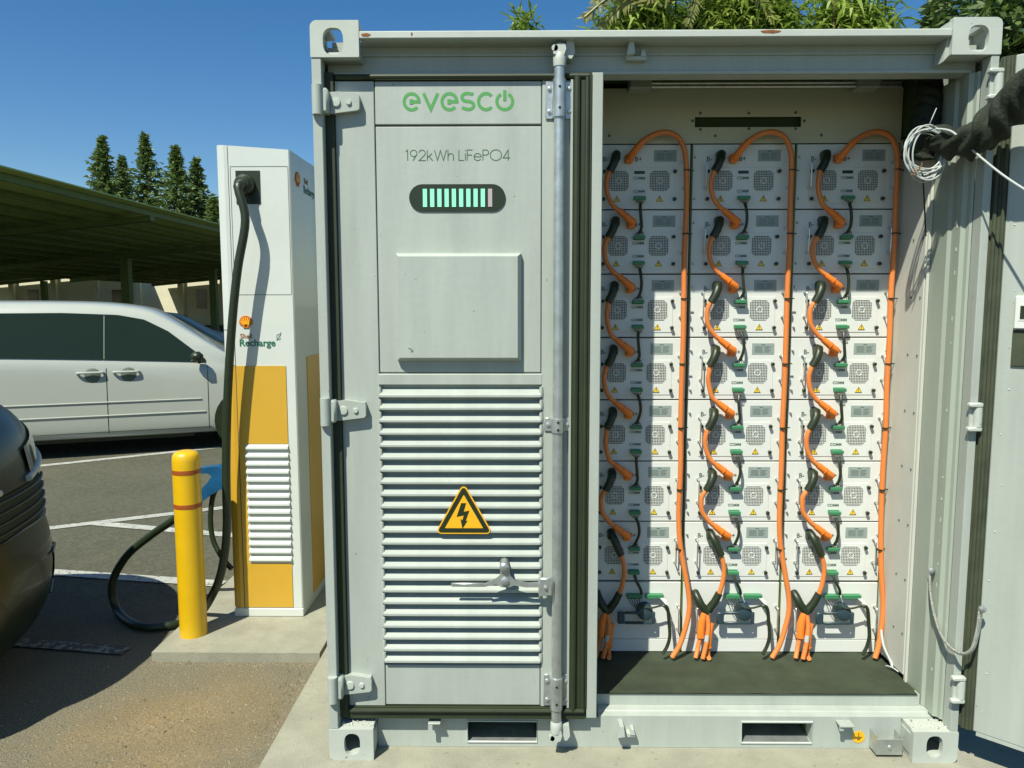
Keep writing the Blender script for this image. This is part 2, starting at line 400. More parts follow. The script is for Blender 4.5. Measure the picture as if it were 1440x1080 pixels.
# sill with two fork pockets
sl = MB(); P1, P2 = (.498, .760), (1.524, 1.788); z0, z1 = .020, .103
sl.box(.1625, W-.1625, .09, .15, .001, z0); sl.box(.1625, W-.1625, .09, .15, z1, .1175)
for a, b in ((.1625, P1[0]), (P1[1], P2[0]), (P2[1], W-.1625)): sl.box(a, b, .09, .15, z0, z1)
sl.build('sill_beam', M['paint'], BC)
for a, b in (P1, P2):
    pk = MB().box(a-.012, b+.012, .1505, .7, z1, z1+.01).box(a-.012, b+.012, .1505, .7, z0-.01, z0)
    pk.box(a-.012, a, .1505, .7, z0, z1).box(b, b+.012, .1505, .7, z0, z1).box(a, b, .69, .70, z0, z1)
    o = pk.build('fork_pocket', M['steel'], BC)
    MB().tube([(a, .090, z0), (b, .090, z0), (b, .090, z1), (a, .090, z1), (a, .090, z0)], .0045, 6).build('weld_rim', M['paintrust'], o, True)
    MB().prism([(.095, z0+.001), (.22, z0+.001), (.22, z0+.012)], 'x', a+.004, b-.004).build('pocket_lip', M['galv'], o)
# threshold steps and floor of the open bay
th = MB().prism([(.0905, .1178), (.0905, .124), (.118, .127), (.122, .131), (.172, .133), (.172, .1178)], 'x', .99, W-.045)
th.box(.99, W-.062, .158, .19, .1335, .176).build('threshold', M['paint'], BC)
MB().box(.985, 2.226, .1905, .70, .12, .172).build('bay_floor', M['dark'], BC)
mt = MB(); nx, ny = 24, 8
vs = [(.985+(1.222)*i/nx, .152+.353*j/ny, .1815+.0012*sin(i*1.7+j)+random.uniform(-.0006, .0006)) for j in range(ny+1) for i in range(nx+1)]
mt.add(vs, [(j*(nx+1)+i, j*(nx+1)+i+1, (j+1)*(nx+1)+i+1, (j+1)*(nx+1)+i) for j in range(ny) for i in range(nx)])
mt.box(.986, 2.206, .153, .50, .1768, .1795)
tag(mt.build('rubber_mat', M['mat_'], None, True), 'dark green-black rubber mat on the floor of the open container bay', 'mat')
MB().add([(1.6, .1515, .176), (1.606, .1515, .176), (1.606, .1515, .18), (1.6, .1515, .18)], [(0, 1, 2, 3)])
# bay lining
bl = MB().box(.941, .9785, .055, .70, .1345, 2.4365, .002)
bl.build('centre_post', M['paint'], BC)
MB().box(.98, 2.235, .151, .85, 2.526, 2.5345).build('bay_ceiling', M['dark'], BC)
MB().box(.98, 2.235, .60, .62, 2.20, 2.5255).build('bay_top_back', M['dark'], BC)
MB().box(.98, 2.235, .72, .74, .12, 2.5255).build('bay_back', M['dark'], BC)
# right reveal: pressed ribs of the jamb, then the liner panel
rv = [(2.2508, .056), (2.243, .060), (2.240, .075), (2.226, .082), (2.226, .112), (2.234, .122), (2.234, .150), (2.224, .160), (2.2235, .262)]
vs = [(p[0], p[1], z) for z in (.134, 2.4365) for p in rv]; n = len(rv)
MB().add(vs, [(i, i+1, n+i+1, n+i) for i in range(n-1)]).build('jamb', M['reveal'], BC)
MB().box(2.212, 2.2225, .262, .272, .135, 2.43).box(2.208, 2.22, .2725, .70, .20, 2.30).build('liner_panel', M['liner2'], BC)
sc = MB()
for k in range(9):
    for yy in (.29, .36): sc.lathe([(.004, .0), (.004, -.003)], 8, (2.208, yy, .36+k*.22), 'x')
sc.build('rivet_row', M['grey'], BC)
wl = MB()
for k in range(26):
    z = .3+k*.081
    if random.random() < .6: wl.tube([(2.2255, .100, z), (2.2255, .101, z+random.uniform(.004, .016))], random.uniform(.0008, .0018), 6)
wl.build('weld_bead', M['paintrust'], BC, True)
for zz in (2.375, 1.268, .285):                            # hinge lugs of the open door on the right post
    MB().box(2.236, 2.284, -.022, .002, zz-.05, zz-.034, .004).box(2.236, 2.284, -.022, .002, zz+.034, zz+.05, .004).lathe([(.0145, -.034), (.0145, .034)], 14, (2.272, -.008, zz)).box(2.247, 2.270, -.004, .004, zz-.0335, zz+.0335).build('hinge_lug', M['paintrust'], BC, True)
# plate above the racks with a slot, and the conduit run over it
RY = .50
tp = MB(); sx0, sx1, sz0, sz1 = 1.387, 1.825, 2.360, 2.408
sa, sb = at(977, 179, RY), at(1127, 164, RY)
tp.box(.98, sa.x, RY, RY+.006, 2.291, 2.503).box(sb.x, 2.206, RY, RY+.006, 2.291, 2.503).box(sa.x, sb.x, RY, RY+.006, 2.291, sa.z).box(sa.x, sb.x, RY, RY+.006, sb.z, 2.503)
tpo = tp.build('top_plate', M['liner'], BC)
MB().box(sa.x-.01, sb.x+.01, RY+.03, RY+.035, sa.z-.01, sb.z+.01).build('slot_back', M['dark'], tpo)
bo = MB()
for px, py in ((857, 191), (1006, 191), (1155, 190), (1216, 190), (974, 170), (1131, 170), (985, 159), (1053, 159), (1119, 158), (985, 182), (1053, 181), (1119, 181)):
    p = at(px, py, RY); bo.lathe([(.006, 0), (.0045, -.004)], 8, (p.x, RY, p.z), 'y')
bo.build('bolt', M['grey'], tpo, True)
for dz, r_ in ((0, .0065), (-.013, .0065)):
    p, q = at(922, 117, .42), at(1200, 116, .42)
    tag(MB().tube([(1.19, .42, p.z+dz), (2.16, .42, p.z+dz)], r_, 10).build('conduit', M['brightmetal'], BC, True))
for xa in (1.115, 1.985):
    MB().box(xa, xa+.085, .39, .47, 2.475, 2.5255, .004).build('conduit_box', M['reveal'], BC)
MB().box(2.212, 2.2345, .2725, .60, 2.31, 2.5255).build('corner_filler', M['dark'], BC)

# ---- left door (shut)
DL = MB().box(.064, .868, .076, .11, .178, 2.412)
DL.box(.064, .198, YD-.002, .0755, .178, 2.412, .002).box(.772, .868, YD-.002, .0755, .178, 2.412, .002)
DL.box(.8682, .876, YD-.012, .10, .178, 2.412)
DLo = DL.build('left_door', M['paint'], BC)
def dpart(name, mb, m='paint', smooth=False): return mb.build(name, M[m], DLo, smooth)
dpart('name_panel', MB().box(.201, .769, YD, .0755, 2.268, 2.411, .0025))
dpart('main_panel', MB().box(.2005, .7695, YD+.003, .0755, 1.416, 2.262, .0025))
dpart('rail', MB().box(.194, .775, YD-.004, .0755, 1.372, 1.412, .003))
dpart('kick_panel', MB().box(.2005, .7695, YD+.001, .0755, .181, .336, .0025))
NS = 23; pit = (1.366-.342)/NS
sm = MB().prism([(.080, .001), (.050, -.0215), (.0455, -.0245), (.0445, -.0265), (.0445, -.0335), (.0460, -.0350), (.0495, -.0335), (.0495, -.0285), (.080, -.0055)], 'x', .2005, .7695).mesh('louvre_slat', M['paint'])
DL.v = []
for k in range(NS):
    o = link('louvre_slat', sm, DLo); o.location = (0, 0, 1.364-k*pit)
em = MB()
for k in range(NS):
    for x in (.199, .771): em.lathe([(.006, -.0175), (.007, 0), (.006, .0175)], 8, (x, .056, 1.348-k*pit))
dpart('slat_weld', em, 'paint', True)
# hatch cover
hc = MB(); a0, a1, b0, b1 = .265, .700, 1.459, 1.832; i_ = .012
hc.add([(a0, .0625, b0), (a1, .0625, b0), (a1, .0625, b1), (a0, .0625, b1), (a0, .046, b0), (a1, .046, b0), (a1, .046, b1), (a0, .046, b1),
        (a0+i_, .0255, b0+i_), (a1-i_, .0255, b0+i_), (a1-i_, .0255, b1-i_), (a0+i_, .0255, b1-i_)],
       [(0, 1, 5, 4), (1, 2, 6, 5), (2, 3, 7, 6), (3, 0, 4, 7), (4, 5, 9, 8), (5, 6, 10, 9), (6, 7, 11, 10), (7, 4, 8, 11), (8, 9, 10, 11)])
dpart('hatch_cover', hc)
dpart('scuff_mark', MB().ribbon([(.308, 1.504), (.318, 1.500), (.323, 1.494), (.316, 1.491)], .003, lambda p: (p[0], .0249, p[1])), 'print_')
# charge level display
st = arc(.359, 2.022, .046, .046, 90, 270, 14)+arc(.600, 2.022, .046, .046, -90, 90, 14)
dpart('display', MB().prism(st, 'y', .0585, .0632), 'black')
for k in range(10):
    x = at(594.8+10.17*k, 278, YD).x
    dpart('display_bar', MB().box(x, x+.0142, .0568, .0584, 1.991, 2.052), 'mint' if k < 9 else 'barof')
# lettering on the door
def zx(X, Y_): return (.298+(X-470)/530*.376, 2.375-(Y_-445)/87*.061)
def f3d(y): return lambda p: (p[0], y, p[1])
lg = MB(); wd = .0108
def zp(L): return [zx(*q) for q in L]
yy = YD-.0006
for cx in (510, 692):
    lg.ribbon(zp([(cx-2, 490), (cx+36, 490)]+arc(cx, 490, 36, -38, 12, 318, 26)), wd, f3d(yy))
    lg.add([(*zx(cx-10, 478), 0), (*zx(cx+8, 478), 0), (*zx(cx+8, 502), 0), (*zx(cx-10, 502), 0)], [(0, 1, 2, 3)])
    for q in range(4): v = lg.v[-1-q]; lg.v[-1-q] = (v[0], yy-.0004, v[1])
lg.ribbon(zp([(568, 450), (602, 526), (637, 450)]), wd, f3d(yy))
lg.ribbon(zp([(808, 456)]+arc(778, 470, 26, -19, 70, 250, 12)+arc(782, 508, 27, -19, 90, -110, 12)+[(752, 518)]), wd, f3d(yy))
lg.ribbon(zp(arc(868, 490, 36, -38, 42, 318, 24)), wd, f3d(yy))
lg.ribbon(zp(arc(958, 490, 38, -38, 118, 422, 26)), wd, f3d(yy))
lg.ribbon(zp([(958, 437), (958, 488)]), wd, f3d(yy-.0003))
dpart('lettering', lg, 'logo')
GL = {'1': (.26, [[(.0, .84), (.17, 1), (.17, 0)]]),
 '9': (.62, [arc(.31, .69, .29, .30, 0, 360, 20), [(.56, .55), (.24, 0)]]),
 '2': (.62, [arc(.30, .70, .28, .29, 170, -35, 14)+[(.02, .01), (.62, .01)]]),
 'k': (.5, [[(0, 1), (0, 0)], [(.42, .66), (.02, .30)], [(.14, .41), (.48, 0)]]),
 'W': (1.06, [[(0, 1), (.27, .02), (.53, .94), (.79, .02), (1.06, 1)]]),
 'h': (.5, [[(0, 1), (0, 0)], [(.02, .36)]+arc(.25, .42, .23, .24, 170, 0, 10)+[(.48, 0)]]),
 'L': (.42, [[(0, 1), (0, .01), (.44, .01)]]), 'i': (.05, [[(.02, .66), (.02, 0)], [(.02, .90), (.02, .98)]]),
 'F': (.46, [[(.0, 0), (.0, .99), (.46, .99)], [(.02, .52), (.42, .52)]]),
 'e': (.66, [[(.02, .35), (.65, .35)]+arc(.33, .33, .32, .33, 0, 325, 20)]),
 'P': (.5, [[(0, 0), (0, .99), (.25, .99)]+arc(.27, .75, .23, .24, 90, -90, 10)+[(.0, .51)]]),
 'O': (1.02, [arc(.51, .5, .50, .50, 0, 360, 28)]),
 '4': (.6, [[(.44, 0), (.44, .98), (.0, .24), (.6, .24)]]), ' ': (.2, [])}
tx = MB(); s_ = .0357; x = .303; z = 2.148
tot = sum(GL[c][0]+.13 for c in '192kWh LiFePO4'); s2 = (.667-.303)/tot
for ch in '192kWh LiFePO4':
    for i, stk in enumerate(GL[ch][1]):
        tx.ribbon([(x+p[0]*s2, z+p[1]*s_) for p in stk], .0029, f3d(YD+.0024-.0002*i))
    x += (GL[ch][0]+.13)*s2
dpart('lettering', tx, 'print_')
# high voltage triangle
cxw, czw = .495, .899
def tri(r, rd, y0, y1, mb):
    P = [];
    for a in (90, 210, 330):
        cx, cz = cxw+(r-2*rd)*cos(radians(a)), czw+(r-2*rd)*sin(radians(a))*1.03
        P += arc(cx, cz, rd, rd, a-60, a+60, 6)
    return mb.prism(P, 'y', y0, y1)
wt = dpart('warning_sign', tri(.1215, .014, .0412, .0440, MB()), 'yellow')
b1 = tri(.112, .009, 0, 1, MB()); b2 = tri(.080, .002, 0, 1, MB()); n = len(b1.v)//2
rg = MB().add([(p[0], .0405, p[2]) for p in b1.v[:n]]+[(p[0], .0405, p[2]) for p in b2.v[:n]], [(i, (i+1) % n, n+(i+1) % n, n+i) for i in range(n)])
rg.build('border', M['black'], wt)
def wz(X, Y_): return (.397+(X-635)/258*.196, 1.008-(Y_-412)/240*.175)
bolt = [wz(*q) for q in ((752, 492), (775, 492), (763, 535), (790, 530), (772, 582), (781, 580), (757, 620), (748, 572), (757, 578), (764, 553), (730, 560))]
MB().prism(bolt, 'y', .0402, .0411).build('bolt_symbol', M['black'], wt)
# strap hinges
for zz, k in ((2.335, 0), (1.285, 1), (.272, 2)):
    hg = MB().prism([(.055, zz-.037), (.055, zz+.034), (.085, zz+.036), (.150, zz+.027), (.153, zz+.020), (.153, zz-.020), (.146, zz-.026)], 'y', .030, .0575)
    hg.box(.022, .0545, -.004, .05, zz-.040, zz+.040, .006).lathe([(.0175, -.048), (.0175, .048)], 14, (.0195, -.004, zz))
    h = dpart('hinge', hg, 'paint', True)
    MB().lathe([(.016, .0), (.014, -.006), (.008, -.0065)], 16, (.075, .030, zz), 'y').lathe([(.010, 0), (.008, -.006)], 12, (.118, .030, zz), 'y').build('hinge_bolt', M['paintrust'], h, True)
# locking bar
bar = dpart('locking_bar', MB().tube([(.829, .030, .105), (.829, .030, 2.485)], .0185, 18), 'galv', True)
BOLT = MB().lathe([(.0075, 0), (.0065, -.006), (.003, -.007)], 8, (0, 0, 0), 'y').mesh('bracket_bolt', M['galv'], True)
SCRW = MB().lathe([(.005, 0), (.004, -.002)], 8, (0, 0, 0), 'y').mesh('clamp_screw', M['black'], True)
def brk(zc, h_, w_):
    mb = MB().box(.829-w_, .829-.0215, .0515, .0575, zc-h_, zc+h_, .002).box(.829+.0215, .829+w_, .0515, .0575, zc-h_, zc+h_, .002)
    half = arc(.829, .030, .0225, .0235, 180, 360, 12)
    mb.prism([(.829+.0225, .0575)]+half[::-1]+[(.829-.0225, .0575)], 'z', zc-h_, zc+h_)
    o = mb.build('bar_bracket', M['galv'], bar, True)
    for sx in (-1, 1):
        for q in ((-.6, .6) if h_ > .04 else (0,)):
            link('bracket_bolt', BOLT, bar).location = (.829+sx*(w_+.0215)/2, .0515, zc+q*h_)
    for q in (.55, -.55): link('clamp_screw', SCRW, bar).location = (.829, .0065, zc+q*h_)
brk(2.345, .062, .046); brk(1.232, .024, .046); brk(.245, .060, .046)
def cam_end(zc, sg):
    mb = MB().lathe([(.021, -.02), (.0225, 0), (.021, .02), (.014, .03)], 14, (.829, .030, zc-sg*.03))
    mb.prism([(.806, zc-.012), (.813, zc+.016), (.826, zc+.022), (.846, zc+.020), (.85, zc+.004), (.843, zc-.016), (.826, zc-.020)], 'y', .012, .046)
    mb.lathe([(.011, -.008), (.011, .008)], 10, (.812, .02, zc+sg*.006), 'y')
    mb.build('bar_cam', M['paintrust'], bar, True)
    MB().prism([(.846, zc-.02), (.852, zc+.036), (.876, zc+.032), (.880, zc-.006), (.868, zc-.024)], 'y', .030, .0895).build('bar_keeper', M['paintrust'], BC)
cam_end(2.498, 1); cam_end(.085, -1)
for zc in (2.505, .085):                                   # keepers for the open leaf
    MB().prism([(1.055, zc-.016), (1.062, zc+.028), (1.078, zc+.026), (1.082, zc-.012)], 'y', .035, .0895).prism([(1.103, zc-.016), (1.108, zc+.004), (1.118, zc+.004), (1.122, zc-.016)], 'y', .055, .0895).box(1.056, 1.124, .06, .0895, zc-.026, zc-.014).build('bar_keeper', M['paintrust'], BC)
# lever handle
def hp(X, Y_, y): return at(620+X/7.2, 760+Y_/7.2, y)
hn = MB()
g0, g1 = hp(105, 425, .012), hp(450, 455, .012)
hn.box(g0.x, g1.x, .008, .016, g0.z-.016, g0.z-.001, .003)
pl = [hp(*q, .006) for q in ((440, 440), (560, 385), (600, 350), (600, 260), (690, 260), (705, 360), (740, 395), (880, 430), (1000, 420), (1000, 470), (860, 470), (740, 450), (690, 470), (620, 470), (560, 440), (440, 465))]
hn.prism([(p.x, p.z) for p in pl], 'y', 0, .010)
c = hp(640, 262, 0); hn.lathe([(.016, .050), (.016, -.012), (.011, -.017), (.005, -.018)], 16, (c.x, 0, c.z), 'y')
c = hp(650, 412, 0); hn.lathe([(.014, .045), (.014, -.006), (.010, -.008)], 14, (c.x, 0, c.z), 'y')
q0, q1 = hp(988, 375, 0), hp(1130, 560, 0); hn.box(q0.x, q1.x, -.006, .012, q1.z, q0.z, .005)
c = hp(1060, 470, 0); hn.lathe([(.007, 0), (.006, -.008), (.003, -.009)], 10, (c.x, -.006, c.z), 'y')
dpart('lever_handle', hn, 'galv', True)
# door seals
se = MB().box(.0355, .0635, .040, .085, .142, 2.436).box(.064, .936, .066, .088, 2.4125, 2.4365).box(.064, .936, .048, .085, .1345, .1775)
se.tube([(.07, .052, 2.424), (.93, .052, 2.424)], .009, 8).tube([(.07, .044, .168), (.93, .044, .168)], .008, 8)
se.box(.878, .9395, .050, .10, .1785, 2.436).tube([(.890, .046, .17), (.890, .046, 2.42)], .011, 8).tube([(.925, .049, .17), (.925, .049, 2.42)], .008, 8)
se.build('door_seal', M['rubber'], BC)

# ---- right door (open)
DR = empty('right_door', (2.302, -.006, 0), math.atan2(-.69, .72)); DR.parent = BC
def rp(name, mb, m='paint', smooth=False): return mb.build(name, M[m], DR, smooth)
rp('door_leaf', MB().box(.020, .98, .0, .052, .135, 2.465, .003))
rp('edge_seal', MB().box(-.036, .0195, .002, .055, .135, 2.465, .004).box(-.018, .0195, -.004, .0018, .135, 2.465).tube([(-.010, -.006, .14), (-.010, -.006, 2.46)], .007, 8).tube([(.013, -.006, .14), (.013, -.006, 2.46)], .006, 8), 'seal2', True)
rp('edge_strip', MB().box(.031, .98, -.0008, .0525, .122, .1345))
rs = MB()
for k in range(14): rs.lathe([(random.uniform(.002, .004), 0), (.0015, -.002)], 8, (.05+random.uniform(-.012, .012), 0, .25+k*.162+random.uniform(-.06, .06)), 'y')
rp('weld_spot', rs, 'paintrust', True)
a = .066
rp('latch_box', MB().box(a, a+.10, -.02, 0, 1.572, 1.682, .004).box(a+.014, a+.08, -.0215, -.0195, 1.600, 1.655), 'rackwhite')
rp('latch_pocket', MB().box(a+.018, a+.078, -.0235, -.0216, 1.607, 1.649), 'black')
rp('square_plate', MB().box(a-.003, a+.11, -.008, -.001, 1.448, 1.568, .002), 'seal2')

# small fittings on the sill
def sillbit(name, mb, m='paint'): return mb.build(name, M[m], BC)
a, b = at(603, 1012, .07), at(620, 1012, .07)
sillbit('lashing_tab', MB().box(a.x, b.x, .045, .0895, a.z-.006, a.z, .001).box(a.x, a.x+.016, .045, .051, a.z-.028, a.z-.0062).box(b.x-.014, b.x, .062, .068, a.z-.032, a.z-.0062))
a, b = at(1178, 1016, .07), at(1198, 1016, .07)
sillbit('lashing_tab', MB().box(a.x, b.x, .045, .0895, a.z-.006, a.z, .001).box(a.x, a.x+.014, .05, .056, a.z-.022, a.z-.0062).box(b.x-.012, b.x, .062, .068, a.z-.03, a.z-.0062))
a, b = at(1228, 1034, .06), at(1263, 1055, .06)
sillbit('channel_bracket', MB().box(a.x, b.x, .03, .034, b.z, a.z).box(a.x, a.x+.004, .0342, .0895, b.z, a.z+.01).box(b.x-.004, b.x, .0342, .0895, b.z, a.z+.01).box(a.x+.0042, b.x-.0042, .0342, .0895, b.z, b.z+.004), 'galv')
MB().lathe([(.009, 0), (.006, -.006)], 10, ((a.x+b.x)/2, .03, (a.z+b.z)/2), 'y').build('bracket_bolt', M['galv'], BC, True)
p = at(1207, 1036, .09)
es = sillbit('earth_sticker', MB().lathe([(.0235, 0), (.0235, -.0015)], 24, (p.x, .0895, p.z), 'y'), 'yellow')
gb = MB()
for zz, ww in ((.014, .0), (.0, .013), (-.005, .009), (-.010, .005)):
    if ww == 0: gb.box(p.x-.0011, p.x+.0011, .0868, .0878, p.z+.0015, p.z+.016)
    else: gb.box(p.x-ww, p.x+ww, .0868, .0878, p.z+zz-.001, p.z+zz+.001)
gb.build('earth_symbol', M['black'], es)

# ------------------------------------------------------------------ battery modules
COLX = [.970, 1.3835, 1.797]; CW = .4095
ZB = [at(1000, y, RY).z for y in (203, 293.7, 384, 474, 562, 649, 734, 817.5)]
pitch = (ZB[0]-ZB[-1])/7; Z0 = ZB[0]
MH = pitch-.0045; MW = CW-.0045
def uv(u, v): return (u*CW, -v*pitch)                      # u across, v down from the module's top left
MM = {}
MM['case'] = MB().box(.002, MW, 0, .16, -MH, -.0005, .0015).mesh('case', M['rackwhite'])
u0, v0 = uv(.125, .352); u1, v1 = uv(.848, .91)
MM['cover'] = MB().box(u0, u1, -.0022, -.0002, v1, v0, .0008).mesh('cover_plate', M['rackwhite'])
gr = MB(); gs = .0395; nb = 12
for i in range(nb+1):
    t = -gs+2*gs*i/nb; lim = gs if abs(t) < gs*.68 else gs-(abs(t)-gs*.68)
    gr.box(-lim, lim, -.0046, -.0034, t-.0009, t+.0009); gr.box(t-.0009, t+.0009, -.0040, -.0030, -lim, lim)
gr.tube([(.012*cos(a*pi/4), -.0048, .012*sin(a*pi/4)) for a in range(9)], .0016, 4)
MM['grille'] = gr.mesh('fan_grille', M['rackwhite'])
oc = [(gs*a, gs*b) for a, b in ((-.68, -1), (.68, -1), (1, -.68), (1, .68), (.68, 1), (-.68, 1), (-1, .68), (-1, -.68))]
MM['fanback'] = MB().prism(oc, 'y', -.0028, -.0023).mesh('fan_opening', M['hole'])
hm = MB().tube(spline([(0, 0, .049), (0, -.022, .049), (0, -.030, .043), (0, -.030, -.043), (0, -.022, -.049), (0, 0, -.049)], 4), .0030, 8)
hm.lathe([(.0055, 0), (.0055, -.005)], 8, (0, 0, .049), 'y').lathe([(.0055, 0), (.0055, -.005)], 8, (0, 0, -.049), 'y')
MM['handle'] = hm.mesh('handle', M['brightmetal'], True)
pw, ph = uv(.855-.635, -.175)
pm = MB().box(0, pw, -.0012, -.0002, -ph, 0)
MM['plate'] = pm.mesh('rating_plate', M['plate'])
pr = MB()
pr.box(pw*.42, pw*.58, -.0018, -.0013, -ph*.17, -ph*.10)
for k in range(6): pr.box(pw*.12, pw*(.45+.05*(k % 2)), -.0018, -.0013, -ph*(.30+.1*k)-.0007, -ph*(.30+.1*k)+.0007); pr.box(pw*.55, pw*(.86-.04*(k % 3)), -.0018, -.0013, -ph*(.30+.1*k)-.0007, -ph*(.30+.1*k)+.0007)
MM['plateprint'] = pr.mesh('plate_print', M['grey'])
ts = .0145
MM['tri'] = MB().prism([(-ts, -ts*.85), (ts, -ts*.85), (0, ts*.9)], 'y', -.0036, -.0024).mesh('warning_sticker', M['yellow2'])
bt = MB().ribbon([(-ts*.88, -ts*.76), (ts*.88, -ts*.76), (0, ts*.76)], .0017, f3d(-.0039), True)
bt.ribbon([(.001, .005), (-.002, -.001), (.002, -.002), (-.0005, -.0085)], .0022, f3d(-.0039))
MM['tribolt'] = bt.mesh('sticker_symbol', M['black'])
bt = MB().ribbon([(-ts*.88, -ts*.76), (ts*.88, -ts*.76), (0, ts*.76)], .0017, f3d(-.0039), True)
bt.ribbon([(0, .005), (0, -.004)], .0024, f3d(-.0039)).ribbon([(0, -.006), (0, -.0085)], .0024, f3d(-.0039))
MM['triexc'] = bt.mesh('sticker_symbol', M['black'])
MM['knob'] = MB().lathe([(.0035, 0), (.0035, -.006), (.0072, -.0065), (.0072, -.016), (.005, -.0175)], 12, (0, 0, 0), 'y').mesh('thumb_screw', M['black'], True)
MM['screw'] = MB().lathe([(.0055, 0), (.005, -.004), (.0025, -.010), (.002, -.011)], 8, (0, 0, 0), 'y').mesh('rack_screw', M['galv'], True)
MM['socket'] = MB().box(-.022, .022, -.011, -.0023, -.0065, .0065, .001).box(-.019, .019, -.0125, -.011, -.005, .001).mesh('comm_socket', M['green'])
MM['blank'] = MB().box(-.021, .021, -.0034, -.0023, -.0058, .0058).mesh('port_cover', M['black'])
LET = []
for s_, u, v in (('B-', .165, .225), ('B+', .485, .225)):
    tb = MB(); append_mesh(tb, text_mesh('t', s_, .026, M['grey'], offset=.0003), (uv(u, v)[0], -.0008, uv(u, v)[1])); LET.append(tb.mesh('lettering', M['grey']))
for v in (.515, .715):
    tb = MB(); append_mesh(tb, text_mesh('t', 'COMM', .0155, M['grey'], offset=.0002), (uv(.494, v)[0], -.0030, uv(.494, v)[1])); LET.append(tb.mesh('lettering', M['grey']))
ORD = ['topmost', 'second', 'third', 'fourth', 'fifth', 'sixth', 'lowest']
CN = ['left', 'middle', 'right']
def rowname(r): return ORD[r] if r in (0, 6) else ORD[r]+' from top'
def put(name, key, root, u, v, y=0):
    o = link(name, MM[key], root); x, z = uv(u, v); o.location = (x, y, z); return o
for c in range(3):
    for r in range(7):
        root = tag(empty('battery_module', (COLX[c], RY, Z0-r*pitch)), 'white rack battery module, %s in the %s column of the open bay' % (rowname(r), CN[c]), 'battery', 'battery modules in the rack')
        link('case', MM['case'], root); link('cover_plate', MM['cover'], root)
        for lt in LET: link('lettering', lt, root)
        for u in (.296, .694):
            g = put('fan_grille', 'grille', root, u, .554); q = link('fan_opening', MM['fanback'], g)
        for u in (.125, .918): put('handle', 'handle', root, u, .475)
        pp = put('rating_plate', 'plate', root, .635, .085); link('plate_print', MM['plateprint'], pp)
        s_ = put('warning_sticker', 'tri', root, .280, .825); link('sticker_symbol', MM['tribolt'], s_)
        s_ = put('warning_sticker', 'tri', root, .697, .825); link('sticker_symbol', MM['triexc'], s_)
        for v in (.415, .835): put('thumb_screw', 'knob', root, .838, v); put('thumb_screw', 'knob', root, .148, v)
        for v in (.20, .83): put('rack_screw', 'screw', root, .028, v); put('rack_screw', 'screw', root, .958, v)
        if r == 0: put('port_cover', 'blank', root, .497, .425)
        else: put('comm_socket', 'socket', root, .497, .44)
        put('comm_socket', 'socket', root, .497, .815)
# dark rack rails between the columns
for x in (COLX[1]-.001, COLX[2]-.001, COLX[2]+CW+.001):
    MB().box(x-.0026, x+.0026, RY+.004, RY+.10, .19, 2.289).build('rack_rail', M['steel'], BC)

# ---- cables in the bay
def P(c, u, v, y): return Vector((COLX[c]+u*CW, RY-y, Z0-v*pitch))
def boot(pts, r0, r1, m, root, name='plug', n=10):
    k = len(pts); MB().tube(pts, [r0+(r1-r0)*i/(k-1) for i in range(k)], n).build(name, M[m], root, True, 60)
def jumper(c, r):
    j = lambda s: random.uniform(-s, s)
    root = tag(empty('jumper_cable', P(c, .2, r+.3, 0)), 'short orange power cable with black plug, from %s to %s module of the %s column' % (ORD[r], ORD[r+1], CN[c]), 'cable', 'orange jumper cables')
    inv = -root.location
    f = lambda L: [p+inv for p in L]
    dj = j(.022)
    boot(f([P(c, .262, r+.165, .002), P(c, .262, r+.168, .030), P(c, .250, r+.235, .040), P(c, .228, r+.33, .044), P(c, .192, r+.435, .044)]), .0175, .0165, 'black', root, 'black_plug')
    MB().box(-.016, .016, -.034, 0, -.020, .013, .004).build('plug_head', M['black'], root).location = P(c, .262, r+.185, 0)+inv
    cab = f(spline([P(c, .196, r+.42, .044), P(c, .172+dj, r+.52, .045), P(c, .163+dj, r+.64, .045), P(c, .180+dj, r+.80, .045), P(c, .232, r+.95, .045), P(c, .300, r+1.035, .044)], 6))
    MB().tube(cab, .0098, 10).build('sheath', M['orange'], root, True)
    boot(f([P(c, .285, r+1.02, .044), P(c, .345, r+1.098, .046), P(c, .405, r+1.175, .042), P(c, .428, r+1.20, .034)]), .0125, .0165, 'orange2', root, 'orange_plug')
    MB().box(-.016, .016, -.030, 0, -.019, .014, .005).build('plug_head', M['orange2'], root).location = P(c, .418, r+1.215, 0)+inv
    tr = f([P(c, .352, r+1.105, .0465), P(c, .358, r+1.113, .0463)]); MB().tube(tr, .0158, 10).build('plug_ring', M['orange2'], root, True)
def comm(c, r):
    root = tag(empty('comm_cable', P(c, .5, r+.9, 0)), 'short black signal cable with green plugs between %s and %s module, %s column' % (ORD[r], ORD[r+1], CN[c]), 'cable', 'black signal cables')
    inv = -root.location; f = lambda L: [p+inv for p in L]; d = random.uniform(-.02, .02)
    MB().tube(f(spline([P(c, .503, r+.90, .022), P(c, .512+d, r+1.0, .034), P(c, .520+d, r+1.15, .036), P(c, .512, r+1.28, .034), P(c, .495, r+1.36, .024)], 5)), .0062, 8).build('sheath', M['black'], root, True)
    for v, sg in ((.845, 1), (1.405, -1)):
        MB().box(-.0235, .0235, -.030, -.012, -.007, .007, .002).build('green_plug', M['green'], root).location = P(c, .497, r+v-.02*sg, 0)+inv
        wr = MB()
        for k in range(5):
            a = P(c, .455+.021*k, r+v+.02*sg, .022); b = P(c, .500+.004*k, r+v+.075*sg, .026); wr.tube([a+inv, (a+b)/2+inv+Vector((0, -.006, 0)), b+inv], .0017, 5)
        wr.build('core_wire', M['black'] if sg < 0 else M['grey'], root, True)
